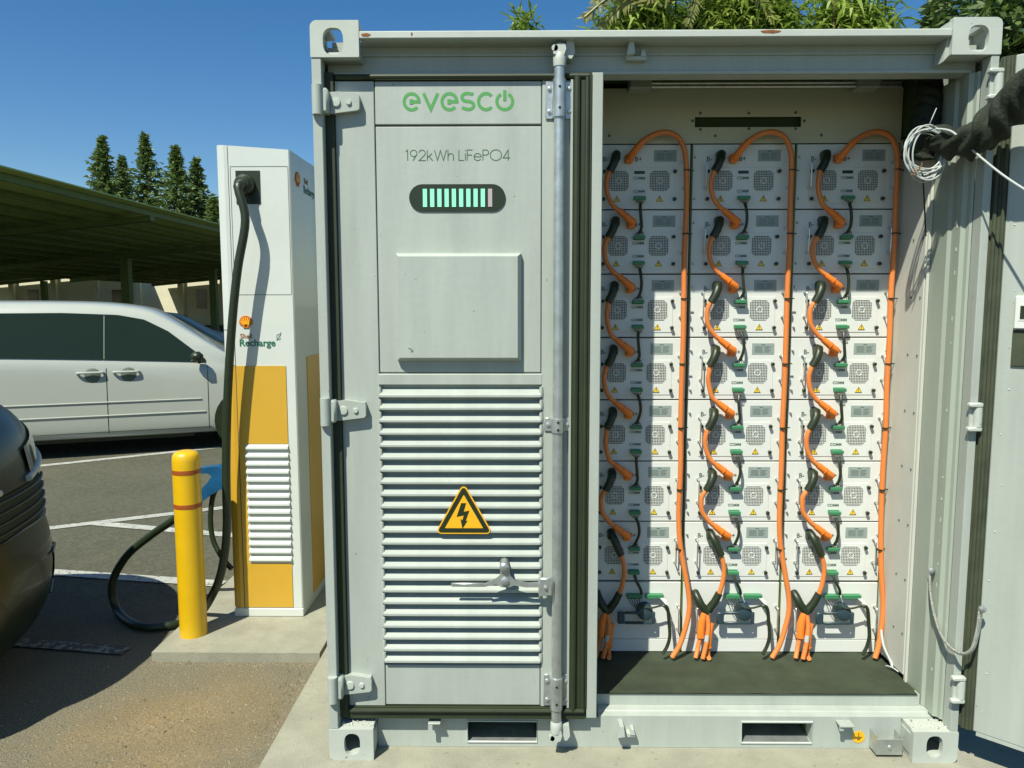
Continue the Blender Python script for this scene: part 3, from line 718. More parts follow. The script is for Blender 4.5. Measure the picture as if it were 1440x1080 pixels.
def riser(c):
    root = tag(empty('riser_cable', P(c, .93, 4, 0)), 'long orange power cable arching over the %s column and down to the floor' % CN[c], 'cable', 'long orange riser cables')
    inv = -root.location; f = lambda L: [p+inv for p in L]
    MB().box(-.016, .016, -.030, 0, -.017, .016, .005).build('plug_head', M['orange2'], root).location = P(c, .388, .225, 0)+inv
    boot(f([P(c, .388, .225, .020), P(c, .400, .20, .040), P(c, .45, .09, .046), P(c, .515, -.02, .046)]), .0150, .0125, 'orange2', root, 'orange_plug')
    A = [P(c, .505, -.005, .046), P(c, .59, -.095, .047), P(c, .715, -.145, .048), P(c, .83, -.085, .048), P(c, .895, .07, .047), P(c, .925, .30, .045)]
    for v in (.9, 1.6, 2.3, 3.0, 3.7, 4.4, 5.1, 5.8): A.append(P(c, .935+random.uniform(-.006, .006), v, .040+random.uniform(-.003, .003)))
    A += [P(c, .95, 6.3, .042), P(c, 1.0, 6.75, .045), P(c, 1.045, 7.15, .05), P(c, 1.05, 7.42, .055), P(c, 1.01, 7.72, .06), P(c, .95, 7.98, .07), P(c, .875, 8.16, .08)]
    if c == 2: A[-6:] = [P(c, .965, 6.75, .045), P(c, .985, 7.15, .05), P(c, .99, 7.42, .055), P(c, .975, 7.72, .06), P(c, .945, 7.98, .07), P(c, .905, 8.16, .08)]
    MB().tube(f(spline(A, 5)), .0106, 12).build('sheath', M['orange'], root, True)
    for v in (.42, 1.38, 2.38, 3.4, 4.42, 5.42, 6.40):
        q = P(c, .935, v, .044)+inv
        MB().lathe([(.0135, -.0025), (.0135, .0025)], 12, q).box(q.x, q.x+.030, q.y+.008, q.y+.012, q.z-.002, q.z+.002).build('cable_tie', M['black'], root)
for c in range(3):
    for r in range(6): jumper(c, r); comm(c, r)
    riser(c)
# ---- control boxes at the foot of each column
zc0 = ZB[-1]
def ctl(c):
    def Q(px, py, y=0.):                                   # photo reading of the middle box moved to column c
        p = at(px, py, RY-y); return Vector((p.x-COLX[1]+COLX[c], p.y, p.z))
    root = tag(empty('control_box', (COLX[c], RY, .184)), 'white control box with isolator switch at the foot of the %s battery column' % CN[c], 'control box', 'control boxes under the batteries')
    inv = -root.location; f = lambda L: [p+inv for p in L]
    zs = at(1000, 899, RY).z
    MB().box(.002, MW, 0, .16, zs-.184+.001, zc0-.184-.004, .0015).build('case', M['rackwhite'], root)
    MB().box(.002, MW, .001, .16, 0, zs-.184-.001, .0015).build('plinth_strip', M['rackwhite'], root)
    kc = Q(1043, 857)+inv
    sw = MB().lathe([(.034, 0), (.034, -.035), (.030, -.048), (.020, -.052)], 24, kc, 'y').build('isolator', M['navy'], root, True)
    a, b = Q(1004, 856)+inv, Q(1046, 870)+inv
    MB().box(a.x, a.x+.030, -.052, -.036, b.z-.004, a.z+.004, .004).box(a.x+.03, b.x+.02, -.050, -.040, a.z-.006, a.z+.006, .003).box(a.x+.03, b.x+.02, -.050, -.040, b.z-.006, b.z+.006, .003).box(b.x+.016, b.x+.03, -.050, -.040, b.z-.004, a.z+.004, .003).build('isolator_handle', M['navy'], sw, True)
    a, b = Q(1019, 834)+inv, Q(1042, 840)+inv
    MB().box(a.x, b.x-.006, -.022, 0, b.z, a.z, .002).build('terminal_strip', M['green'], root)
    a, b = Q(1045, 834)+inv, Q(1070, 840)+inv
    MB().box(a.x, b.x, -.022, 0, b.z, a.z, .002).build('terminal_strip', M['green'], root)
    wr = MB()
    for k in range(5):
        a = Q(1022+4*k, 841, .02)+inv; wr.tube(spline([a, Q(1028+3*k, 850, .045)+inv, Q(1036+3*k, 856, .055)+inv], 4), .0018, 5)
    wr.build('core_wire', M['black'], root, True)
    for px in (1090,):
        o = link('handle', MM['handle'], root); o.location = Q(px, 868)+inv
    o = link('handle', MM['handle'], root); o.location = Q(978, 868)+inv
    # signal lead dropping from the terminals to the floor
    t = tag(empty('signal_lead', Q(1080, 918, .05)), 'black signal lead dropping from green terminals to the floor, %s column' % CN[c], 'cable', 'black leads at the foot of the racks'); iv = -t.location
    L = [Q(1046, 855, .05), Q(1058, 855, .06), Q(1072, 852, .06), Q(1079, 856, .06), Q(1081, 875, .06), Q(1082, 895, .065), Q(1078, 910, .07), Q(1072, 920, .08)]
    MB().tube([p+iv for p in spline(L, 6)], [.0042]*13+[.0075]*(6*7+1-13), 8).build('sheath', M['black'], t, True)
    ww = MB()
    for k in range(5): ww.tube([p+iv for p in spline([Q(1067+k*1.2, 841, .02), Q(1073+k, 847, .035), Q(1080, 854+k, .055)], 4)], .0017, 5)
    ww.build('core_wire', M['wire'], t, True)
    # last jumper: black boots in a V
    t = tag(empty('string_cable', Q(1000, 800, .05)), 'orange power cable with black angled boots under the lowest module, %s column' % CN[c], 'cable', 'orange string cables'); iv = -t.location
    g = lambda L: [p+iv for p in L]
    MB().box(-.016, .016, -.034, 0, -.020, .013, .004).build('plug_head', M['black'], t).location = P(c, .262, 6.185, 0)+iv
    boot(g([P(c, .262, 6.165, .005), P(c, .262, 6.18, .032), P(c, .30, 6.30, .044), P(c, .355, 6.50, .046)]), .0175, .0160, 'black', t, 'black_plug')
    MB().tube(g(spline([P(c, .35, 6.48, .046), P(c, .378, 6.62, .047), P(c, .388, 6.80, .047), P(c, .37, 7.0, .047), P(c, .335, 7.18, .047)], 6)), .0098, 10).build('sheath', M['orange'], t, True)
    boot(g([P(c, .345, 7.13, .047), P(c, .30, 7.28, .047), P(c, .235, 7.43, .045)]), .0150, .0175, 'black', t, 'black_plug')
    boot(g([P(c, .12, 7.17, .012), P(c, .125, 7.20, .036), P(c, .165, 7.33, .045), P(c, .235, 7.47, .045)]), .0170, .0175, 'black', t, 'black_plug')
    # two orange plugs below
    for k, (u0_, u1_, va) in enumerate(((.17, .10, 7.55), (.245, .235, 7.72))):
        t = tag(empty('floor_plug', P(c, u1_, 8.1, .07)), 'orange cable plug standing at the floor, %s one of the pair under the %s column' % (('left', 'right')[k], CN[c]), 'plug', 'orange plugs at the floor'); iv = -t.location
        L = [P(c, u0_+.03, va-.09, .05)+iv, P(c, u0_, va+.06, .055)+iv, P(c, u0_-.01, va+.30, .06)+iv]
        MB().tube(L, [.012, .0165, .0155], 10).build('plug_body', M['orange2'], t, True)
        MB().tube([p+iv for p in spline([P(c, u0_-.01, va+.28, .06), P(c, (u0_+u1_)/2, va+.45, .065), P(c, u1_, 8.16, .085)], 5)], .0095, 10).build('sheath', M['orange'], t, True)
        MB().tube([L[2]+Vector((0, 0, .004)), L[2]], .0175, 10).build('plug_ring', M['orange2'], t, True)
    t = tag(empty('power_lead', P(c, .2, 8.1, .07)), 'orange power lead from black boots to the floor between the two plugs, %s column' % CN[c], 'cable', 'orange leads at the floor'); iv = -t.location
    MB().tube([p+iv for p in spline([P(c, .225, 7.48, .052), P(c, .235, 7.66, .062), P(c, .215, 7.90, .075), P(c, .17, 8.16, .09)], 6)], .0098, 10).build('sheath', M['orange'], t, True)
    MB().tube([P(c, .222, 7.80, .071)+iv, P(c, .212, 7.90, .075)+iv], .0102, 10).build('tag_sleeve', M['wire'], t, True)
for c in range(3): ctl(c)
for c in range(3):                                         # signal cable from lowest module to the terminals
    t = tag(empty('comm_cable', P(c, .5, 6.9, 0)), 'short black signal cable from the lowest module to green terminals, %s column' % CN[c], 'cable', 'black signal cables'); iv = -t.location
    MB().tube([p+iv for p in spline([P(c, .50, 6.86, .024), P(c, .52, 6.95, .036), P(c, .56, 7.08, .038), P(c, .575, 7.17, .030)], 5)], .0062, 8).build('sheath', M['black'], t, True)
    MB().box(-.0235, .0235, -.030, -.012, -.007, .007, .002).build('green_plug', M['green'], t).location = P(c, .497, 6.825, 0)+iv

# ------------------------------------------------------------------ things hung at the right jamb
def lumpy(pts, rad, n=22, amp=.012, seed=1, k=8):
    random.seed(seed); C_ = spline(pts, k); R_ = []
    m_ = len(C_); mb = MB(); vs = []; nv = None
    ph = [(random.uniform(0, 6.28), random.uniform(2, 5), random.randint(2, 6)) for _ in range(7)]
    for i, p in enumerate(C_):
        t = (C_[min(i+1, m_-1)]-C_[max(i-1, 0)]).normalized()
        nv = t.orthogonal().normalized() if nv is None else (nv-t*nv.dot(t)).normalized(); bn = t.cross(nv)
        s_ = i/(m_-1); rr = rad[0]+(rad[1]-rad[0])*s_
        for q in range(n):
            a = 2*pi*q/n; d = (sum(abs(sin(h[0]+h[1]*s_*7+h[2]*a*.5)) for h in ph)-3.6)*amp/1.6
            vs.append(p+nv*cos(a)*(rr+d)+bn*sin(a)*(rr+d))
    fs = [(i*n+q, i*n+(q+1) % n, (i+1)*n+(q+1) % n, (i+1)*n+q) for i in range(m_-1) for q in range(n)]
    fs += [tuple(range(n))[::-1], tuple(range((m_-1)*n, m_*n))]
    return mb.add(vs, fs)
sl = lumpy([at(1312, 192, .14), at(1338, 203, .06), at(1375, 196, -.05), at(1408, 165, -.12), at(1445, 128, -.2), at(1500, 90, -.32)], (.026, .052), amp=.022, seed=3, n=30, k=12).build('fabric_sleeve', M['fabric'], None, True, 80, 1)
tag(sl, 'bunched black fabric sleeve slung from the container corner to the open right door', 'fabric')
random.seed(11)
hs = lumpy([at(1308, 112, .28), at(1305, 150, .26), at(1296, 190, .24), at(1290, 225, .26)], (.035, .050), amp=.014, seed=5).build('corner_shade_shape', M['fabric'], None, True, 80, 1)  # dark lumpy shape standing in for the shade of the bay corner
tag(hs, 'dark lumpy shape standing in for shade in the upper right corner of the open bay', 'fabric')
coil = tag(empty('wire_coil', at(1300, 215, .10)), 'coil of thin grey wire hanging at the upper right of the bay', 'wire'); iv = -coil.location
cw = []
for k in range(9*24):
    a = 2*pi*k/24; L = k//24; q = math.sin(L*1.9)*.012
    cc = at(1299+L*.8, 214, .09+.008*sin(L*2.3)); rx = .064+.010*sin(L*1.3)+.004*L/9; rz = .078+.012*cos(L*1.7)
    cw.append(cc+Vector((rx*cos(a), .012*sin(a+L), rz*sin(a)-q)))
MB().tube([p+iv for p in spline(cw, 2)], .0029, 6).build('loops', M['wire'], coil, True)
MB().tube([at(1306, 178, .07)+iv, at(1310, 168, .06)+iv, at(1317, 152, .06)+iv], .0018, 5).build('tie_tail', M['wire'], coil)
ce = MB()
for k in range(5): ce.tube([at(1287+k*2, 246-k*2.5, .07)+iv, at(1281+k*4, 243-k*3+random.uniform(-3, 3), .065)+iv], .0022, 5)
ce.build('bare_end', M['copper'], coil)
tag(MB().tube(spline([at(1316, 181, .06), at(1336, 184, .02), at(1352, 196, -.02), at(1380, 222, -.08), at(1420, 253, -.16), at(1480, 290, -.3)], 8), .0036, 8).build('grey_wire', M['wire'], None, True), 'single grey wire stretched from the coil out to the right', 'wire')
tag(MB().tube(spline([at(1297, 244, .09), at(1299, 270, .12), at(1301, 310, .16), at(1302, 332, .18)], 6), .0028, 6).build('hanging_wire', M['black'], None, True), 'thin dark wire hanging straight down below the coil', 'wire')
# braided bonding strap
bs = tag(empty('bonding_strap', (2.22, .14, .673)), 'braided metal bonding strap looping from the jamb to the open door', 'strap'); iv = -bs.location
bp = [Vector((2.218, .136, .668)), Vector((2.213, .115, .60)), Vector((2.214, .08, .52)), Vector((2.222, .03, .455)), Vector((2.240, -.035, .432)), Vector((2.272, -.055, .452)), Vector((2.288, -.058, .52)), Vector((2.294, -.058, .60))]
MB().tube([p+iv for p in spline(bp, 8)], .0135, 10, True, .35).build('braid', M['braid'], bs, True)
for p in (bp[0], bp[-1]): MB().lathe([(.012, .004), (.012, -.006), (.006, -.010)], 12, p+iv+Vector((0, -.008, .006)), 'y').build('strap_bolt', M['galv'], bs, True)
lw = tag(empty('loose_wires', (2.20, .40, .19)), 'loose white wires in the lower right corner of the bay', 'wire'); iv = -lw.location
MB().tube([p+iv for p in spline([(2.195, .44, .32), (2.19, .40, .26), (2.205, .36, .205), (2.20, .34, .19)], 5)], .005, 6).tube([p+iv for p in spline([(2.185, .36, .192), (2.195, .33, .200), (2.206, .30, .196)], 4)], .003, 6).build('strand', M['wire'], lw, True)

# ------------------------------------------------------------------ charger
CHY = 1.30
CH = tag(empty('ev_charger', (-.65, CHY+.35, 0)), 'tall white and yellow electric vehicle charger standing beside the container', 'charger'); io = -CH.location
def cp(name, mb, m, smooth=False, par=None):
    mb.v = [tuple(Vector(p)+io) for p in mb.v]; return mb.build(name, M[m], par or CH, smooth)
xl, xf, xr = -.838, -.772, -.460; D2 = CHY+.72; ztl, ztr = 2.455, 2.428
def slab(poly, z0, zf):                                    # plan polygon with a sloping top
    n = len(poly); mb = MB()
    return mb.add([(p[0], p[1], z0) for p in poly]+[(p[0], p[1], zf(p[0])) for p in poly], [tuple(range(n))[::-1], tuple(range(n, 2*n))]+[(i, (i+1) % n, n+(i+1) % n, n+i) for i in range(n)])
zf = lambda x: ztl+(x-xl)/(xr-xl)*(ztr-ztl)
wing = [(xf-.002, CHY), (xf-.02, CHY-.002), (xl+.022, CHY+.006), (xl+.006, CHY+.018), (xl, CHY+.04), (xl, D2), (xf-.002, D2)]
core = [(xr-.006, CHY), (xr, CHY+.006), (xr, D2), (xf+.002, D2), (xf+.002, CHY)]
zy = 1.345
cp('side_wing', slab(wing, zy+.182, zf), 'chwhite'); cp('side_wing', slab(wing, zy, lambda x: zy+.178), 'chwhite'); cp('side_wing', slab(wing, .046, lambda x: zy-.002), 'chyellow')
cp('cabinet', slab(core, .046, zf), 'chwhite')
cp('plinth', MB().box(xl+.012, xr+.002, CHY-.004, D2-.01, -.001, .044, .003), 'chwhite')
def q(px, py): return at(px, py, CHY)
lx0, lx1, lz0, lz1 = -.735, -.512, q(380, 792).z, q(380, 624).z
yb = xr-.052
yw = MB().box(xf+.004, lx0, CHY-.004, CHY-.0004, .05, zy-.004).box(lx0, yb, CHY-.004, CHY-.0004, .05, lz0).box(lx0, yb, CHY-.004, CHY-.0004, lz1, zy-.004)
cp('yellow_panel', yw, 'chyellow')
sm2 = MB().prism([(0, 0), (-.013, -.012), (-.014, -.022), (-.006, -.027), (0, -.026)], 'x', -.111, .111).mesh('louvre_slat', M['chwhite'])
ns = 15; pt = (lz1-lz0)/ns
cp('louvre_back', MB().box(lx0, lx1+.004, CHY-.002, CHY-.0004, lz0+.0005, lz1-.0005), 'chwhite')
for k in range(ns):
    o = link('louvre_slat', sm2, CH); o.location = Vector(((lx0+lx1)/2+.001, CHY-.002, lz1-.004-k*pt))+io
a, b = q(331, 232), q(403, 414)
fr = MB(); ax, bx, az, bz = xf+.012, xr-.012, b.z, 2.345
fr.box(ax, bx, CHY-.0008, CHY-.0002, bz, bz+.003).box(ax, bx, CHY-.0008, CHY-.0002, az-.003, az).box(ax-.003, ax, CHY-.0008, CHY-.0002, az, bz).box(bx, bx+.003, CHY-.0008, CHY-.0002, az, bz)
cp('panel_seam', fr, 'grey')
kx0, kx1, kz0, kz1 = -.735, -.612, q(360, 287).z, q(360, 240).z
cp('cable_recess', MB().box(kx0, kx1, CHY-.003, CHY-.0009, kz0, kz1), 'black')
kc = Vector(((kx0+kx1)/2-.012, CHY-.004, (kz0+kz1)/2+.01))
cp('cable_gland', MB().lathe([(.050, 0), (.050, -.03), (.042, -.045), (.030, -.055)], 20, kc, 'y'), 'black', True)
# emblem and lettering on the front and the side
def shell(cx, cz, r, front=True):
    fan = arc(0, -.15*r, r, r*1.02, -12, 192, 18); P_ = fan+[(-.42*r, -.72*r), (-.42*r, -.95*r), (.42*r, -.95*r), (.42*r, -.72*r)]
    def T(mb):
        if front: mb.v = [(cx+v[0], CHY+v[1], cz+v[2]) for v in mb.v]
        else: mb.v = [(xr-v[1], cx+v[0], cz+v[2]) for v in mb.v]
        return mb
    e = cp('emblem', T(MB().prism(P_, 'y', -.0055, -.0005)), 'shellr')
    rb = MB()
    for a in range(15, 180, 25):
        rb.ribbon([(.1*r*cos(radians(a)), -.75*r), (.86*r*cos(radians(a)), -.15*r+.84*r*sin(radians(a)))], r*.16, f3d(-.0062))
    cp('emblem_rib', T(rb), 'shelly', par=CH)
p = q(346, 452); shell(p.x, p.z, .034)
def chtext(body, size, m, pos, side=False, off=.0006):
    me = text_mesh('lettering', body, size, M[m], .0004, off)
    if side: me.transform(Matrix.Rotation(pi/2, 4, 'Z'))
    o = link('lettering', me, CH); o.location = Vector(pos)+io
p = q(345, 473); chtext('Shell', .034, 'brown', (p.x+.005, CHY-.0012, p.z)); p = q(362, 482.5); chtext('Recharge', .050, 'teal', (p.x, CHY-.0012, p.z), off=.0011)
p = q(392, 474); lf = MB().ribbon(arc(p.x, p.z, .010, .014, 20, 340, 14), .003, f3d(CHY-.0011)).ribbon([(p.x-.012, p.z-.018), (p.x+.012, p.z+.014)], .003, f3d(CHY-.0014)).ribbon([(p.x+.006, p.z+.016), (p.x+.014, p.z+.024)], .003, f3d(CHY-.0014)); cp('leaf_plug_symbol', lf, 'teal')
shell(CHY+.125, 2.305, .040, False)
chtext('Shell', .04, 'brown', (xr+.0012, CHY+.285, 2.315), True); chtext('Recharge', .058, 'teal', (xr+.0012, CHY+.345, 2.268), True, .0012)
cp('side_yellow_panel', MB().box(xr+.0004, xr+.004, CHY+.20, D2-.12, .05, zy+.03), 'chyellow')
# charging cable
cc = tag(empty('charging_cable', (-.95, 1.2, -.03)), 'thick black charging cable hanging from the charger and looped on the ground', 'cable'); iv = -cc.location
cpts = [kc+Vector((0, -.045, 0)), kc+Vector((-.006, -.085, -.035)), at(345, 310, 1.20), at(334, 380, 1.195), at(326, 460, 1.20), at(320, 560, 1.21), at(318, 660, 1.22), at(319, 740, 1.22), at(314, 790, 1.21), at(302, 830, 1.20)]
g1 = atz(276, 868, -.022); g2 = atz(235, 880, -.024); g3 = atz(195, 880, -.024); g4 = atz(165, 858, -.02)
cpts += [g1, g2, g3, g4, at(158, 820, g4.y+.03), at(178, 782, g4.y+.04), at(212, 753, g4.y+.02), at(248, 728, g4.y-.04), at(275, 703, 1.42), at(292, 688, 1.36)]
sp = spline(cpts, 6)
MB().tube([p+iv for p in sp], [.026]*6+[.0215]*(len(sp)-6), 14).build('sheath', M['black'], cc, True)
c2 = tag(MB().tube(spline([at(306, 684, 1.34), at(299, 700, 1.335), at(296, 730, 1.33), at(300, 760, 1.32), at(313, 785, 1.30), at(326, 800, 1.285)], 6), .0135, 12).build('thin_cable', M['black'], None, True), 'thinner black cable curving from the blue connector to the charger foot', 'cable')
bc = tag(empty('charging_connector', at(298, 675, 1.33)), 'blue plastic charging connector holstered on the charger behind the yellow bollard', 'connector'); iv = -bc.location
bp = [at(*t, 1.33)+iv for t in ((283, 657), (308, 654), (322, 660), (322, 682), (300, 694), (284, 706), (283, 690), (296, 676), (301, 668), (296, 664), (283, 664))]
MB().prism([(p.x, p.z) for p in bp], 'y', -.035, .035).build('grip', M['blue'], bc)
# bollard
bo = tag(empty('bollard', (-.955, 1.08, 0)), 'yellow plastic sleeved bollard with two brown reflective bands', 'bollard'); R0 = .0655
MB().lathe([(R0, -.01), (R0, .86), (R0, .892), (R0*.96, .915), (R0*.85, .928), (R0*.6, .938), (R0*.25, .942)], 40).build('sleeve', M['bollard'], bo, True)
for zz in (.838, .668): MB().lathe([(R0+.0012, zz-.011), (R0+.0016, zz), (R0+.0012, zz+.011)], 40).build('band', M['band'], bo, True)

# ------------------------------------------------------------------ vehicles
def loft(stations, closed_ends=True):                       # stations: (s, [(w, z) from sill up to the centre of the roof])
    mb = MB(); rings = []
    for s_, half in stations:
        rings.append([(s_, -w_, z_) for w_, z_ in half]+[(s_, w_, z_) for w_, z_ in half[::-1] if w_ > 1e-6])
    n = len(rings[0]); mb.v = [p for r in rings for p in r]
    for i in range(len(rings)-1):
        for k in range(n-1): mb.f.append((i*n+k, i*n+k+1, (i+1)*n+k+1, (i+1)*n+k))
        mb.f.append((i*n+n-1, i*n, (i+1)*n, (i+1)*n+n-1))
    mb.f += [tuple(range(n)), tuple(range((len(rings)-1)*n, len(rings)*n))[::-1]]
    return mb
def lerp_tab(T, s_):
    for (a, va), (b, vb) in zip(T, T[1:]):
        if a <= s_ <= b:
            t = (s_-a)/(b-a); return va+(vb-va)*t
    return T[0][1] if s_ < T[0][0] else T[-1][1]
def wheel(root, x, y, z, r, wd, sgn):
    t = MB().lathe([(r*.66, -wd/2), (r*.93, -wd/2), (r, -wd*.3), (r, wd*.3), (r*.93, wd/2), (r*.66, wd/2)], 28, (0, 0, 0), 'y').build('tyre', M['tyre'], root, True)
    t.location = (x, y, z)
    rim = MB().lathe([(r*.67, wd*.42*sgn), (r*.60, wd*.46*sgn), (r*.56, wd*.30*sgn), (r*.2, wd*.38*sgn), (r*.05, wd*.42*sgn)], 28, (0, 0, 0), 'y').build('rim', M['chrome'], t, True)
    sp_ = MB()
    for k in range(5):
        a = 2*pi*k/5; c_, s_ = cos(a), sin(a)
        sp_.add([(-.04*s_+.1*r*c_, wd*.44*sgn, .04*c_+.1*r*s_), (.04*s_+.1*r*c_, wd*.44*sgn, -.04*c_+.1*r*s_), (.03*s_+.6*r*c_, wd*.47*sgn, -.03*c_+.6*r*s_), (-.03*s_+.6*r*c_, wd*.47*sgn, .03*c_+.6*r*s_)], [(0, 1, 2, 3)])
    sp_.build('spoke', M['chrome'], t)
# ---- white minivan
VA = radians(21.5); vd = Vector((cos(VA), sin(VA), 0)); vn = Vector((sin(VA), -cos(VA), 0))
VO = Vector((-4.49, 5.60, 0)); VW = .97
VN = tag(empty('minivan', VO-vn*VW+Vector((0, 0, G)), VA), 'white minivan with dark tinted windows parked side-on in the lot', 'van')
top = [(-2.45, 1.30), (-2.35, 1.60), (-2.1, 1.715), (-1, 1.76), (.2, 1.76), (.75, 1.735), (1.1, 1.67), (1.35, 1.52), (1.9, 1.13), (2.05, 1.05), (2.6, .93), (2.78, .80), (2.84, .62)]
bel = [(-2.45, 1.12), (-.4, 1.12), (.65, 1.075), (1.55, 1.03), (1.9, 1.0), (2.6, .86), (2.78, .72), (2.84, .55)]
wid = [(-2.45, .86), (-2.3, .94), (-1.8, .97), (2.0, .97), (2.4, .92), (2.65, .82), (2.78, .68), (2.84, .5)]
def vhalf(s_):
    zt, zb_, hw = lerp_tab(top, s_), lerp_tab(bel, s_), lerp_tab(wid, s_); up = max(0, zt-zb_-.14)
    wr = hw-.03-.24*min(1, up/.5)
    return [(hw*.90, .20), (hw*.965, .215), (hw*.99, .30), (hw, .45), (hw*1.0, .62), (hw*.995, zb_-.16), (hw*.985, zb_-.05), (hw*.965, zb_), (hw*.965+(wr-hw*.965)*.5, zb_+(zt-.10-zb_)*.52), (wr, zb_+(zt-zb_)*.86), (wr-.05, zt-(zt-zb_)*.045), (wr*.55, zt-.008), (0, zt)]
vs_ = [-2.45, -2.4, -2.3, -2.1, -1.7, -1.2, -.7, -.2, .3, .65, .9, 1.1, 1.25, 1.4, 1.6, 1.8, 1.95, 2.1, 2.35, 2.6, 2.72, 2.8, 2.84]
vb = loft([(s_, vhalf(s_)) for s_ in vs_]).build('body', M['carpaint'], VN, True, 60, 1)
def vside(s_, z, off=.004):                                # a point on the near flank, raised by off
    h = vhalf(s_)
    for (w0, z0), (w1, z1) in zip(h, h[1:]):
        if z0 <= z <= z1: return Vector((s_, -(w0+(w1-w0)*(z-z0)/max(1e-6, z1-z0))-off, z))
    return Vector((s_, -h[9][0]-off, z))
def vpatch(name, smin, smax, zlo, zhi, m, off=.006, nx=16, nz=5):
    vs = []
    for i in range(nx+1):
        s_ = smin+(smax-smin)*i/nx
        a, b = zlo(s_), max(zlo(s_)+.002, zhi(s_))
        for j in range(nz+1): vs.append(vside(s_, a+(b-a)*j/nz, off))
    return MB().add(vs, [(i*(nz+1)+j, (i+1)*(nz+1)+j, (i+1)*(nz+1)+j+1, i*(nz+1)+j+1) for i in range(nx) for j in range(nz)]).build(name, M[m], VN, True)
wlo = lambda s_: lerp_tab(bel, s_)+.02
whi = lambda s_: lerp_tab([(-2.2, 1.50), (-1.9, 1.61), (.2, 1.615), (.75, 1.59), (1.02, 1.535), (1.27, 1.40), (1.68, 1.06)], s_)
vpatch('pillar_trim', .57, .645, wlo, whi, 'glass', .0105, 3); vpatch('pillar_trim', -.73, -.65, wlo, whi, 'glass', .0105, 3)
vpatch('window', -2.15, -.72, wlo, whi, 'glass', .012); vpatch('window', -.66, .58, wlo, whi, 'glass', .012); vpatch('window', .63, 1.66, wlo, whi, 'glass', .012, 24)
def vtube(name, L, r, m, off=.004): MB().tube([vside(s_, z, off) for s_, z in L], r, 6).build(name, M[m], VN, True)
vtube('pillar_seam', [(.612, z) for z in (1.10, 1.2, 1.3, 1.4, 1.5, 1.58)], .008, 'grey', .012)
for s0 in (.625, 1.675, -.68):
    vtube('door_gap', [(s0+.01*(z-.7), z) for z in (.27, .4, .5, .62, .75, .9, 1.0)], .004, 'black', 0)
vtube('sill_gap', [(s_, .285) for s_ in (-1.2, -.5, 0, .6, 1.2, 1.7)], .004, 'black', 0)
for z0, a, b in ((.47, -1.2, 1.64), (.62, -1.2, 1.60)): vtube('side_moulding', [(a+(b-a)*k/12, z0) for k in range(13)], .008, 'carpaint', .003)
for a, b in ((.34, .60), (.70, .96)):
    c_ = vside((a+b)/2, .935, .0)
    MB().lathe([(.001, -.012), (.075, -.002), (.088, .004)], 20, (0, 0, 0), 'y').build('handle_recess', M['grey'], VN, True).location = c_+Vector((.02, .0, -.018))
    MB().tube(spline([vside(a, .955, .004), vside(a+.03, .957, .035), vside(b-.03, .957, .035), vside(b, .955, .004)], 4), .014, 8).build('door_handle', M['carpaint'], VN, True)
MB().box(1.50, 1.64, -1.10, -.985, 1.06, 1.17, .04).build('mirror', M['black'], VN, True)
MB().tube([(1.6, -.98, 1.05), (1.57, -1.03, 1.09)], .03, 8).build('mirror_arm', M['black'], VN)
wheel(VN, 2.10, -.86, .335, .335, .22, -1); wheel(VN, -1.15, -.86, .335, .335, .22, -1); wheel(VN, 2.10, .86, .335, .335, .22, 1); wheel(VN, -1.15, .86, .335, .335, .22, 1)
MB().lathe([(.37, -.01), (.37, .012)], 28, (2.10, -.972, .35), 'y').build('wheel_arch', M['black'], VN)
MB().box(-1.9, 1.5, -.80, .80, .16, .24).build('underbody', M['black'], VN)
# ---- dark car nosing in from the left, only its nose corner in the picture
DC = tag(empty('dark_car', (-1.465, .63, G), radians(12)), 'dark glossy car at the left edge with only its rounded nose showing', 'car')
DP = [(.16, -.14, .84), (.20, -.08, .89), (.28, -.03, .935), (.40, -.005, .955), (.52, .0, .965), (.60, -.012, .962), (.66, -.035, .955), (.72, -.035, .957), (.84, -.045, .957), (.95, -.07, .95), (1.02, -.11, .94), (1.07, -.17, .92), (1.12, -.28, .89), (1.17, -.45, .85), (1.21, -.68, .81), (1.245, -.95, .78), (1.265, -1.25, .74)]
DP = [(z if z < .52 else .52+(z-.52)*1.27, a, b) for z, a, b in DP]
def dlev(z):
    for a_, b_ in zip(DP, DP[1:]):
        if a_[0] <= z <= b_[0]:
            t = (z-a_[0])/(b_[0]-a_[0]); return a_[1]+(b_[1]-a_[1])*t, a_[2]+(b_[2]-a_[2])*t
    return DP[-1][1:]
def dpt(ph, z, off=0.):                                     # a point of the nose at bearing ph (0 ahead, 90 at the side) and height z
    xn, hw = dlev(z); Dn = .95; xc = xn-Dn; c_, s_ = max(0, cos(radians(ph))), sin(radians(ph)); e = 2/2.4
    x, y = xc+Dn*c_**e, hw*math.copysign(abs(s_)**e, s_)
    nn = Vector((c_/Dn, s_/hw, 0)).normalized(); return Vector((x, y, z))+nn*off
mb = MB(); rings = []
for z, xn, hw in DP:
    back = -4.5
    ring = [Vector((back, -hw, z)), Vector((back*.6+xn*.4-.5, -hw, z))]+[dpt(p_, z) for p_ in range(-90, 91, 6)]+[Vector((back*.6+xn*.4-.5, hw, z)), Vector((back, hw, z))]
    rings.append(ring)
n = len(rings[0]); mb.v = [tuple(p) for r in rings for p in r]
for i in range(len(rings)-1):
    for k in range(n): mb.f.append((i*n+k, i*n+(k+1) % n, (i+1)*n+(k+1) % n, (i+1)*n+k))
mb.f += [tuple(range(n)), tuple(range((len(rings)-1)*n, len(rings)*n))[::-1]]
mb.build('body', M['blackpaint'], DC, True, 75, 1)
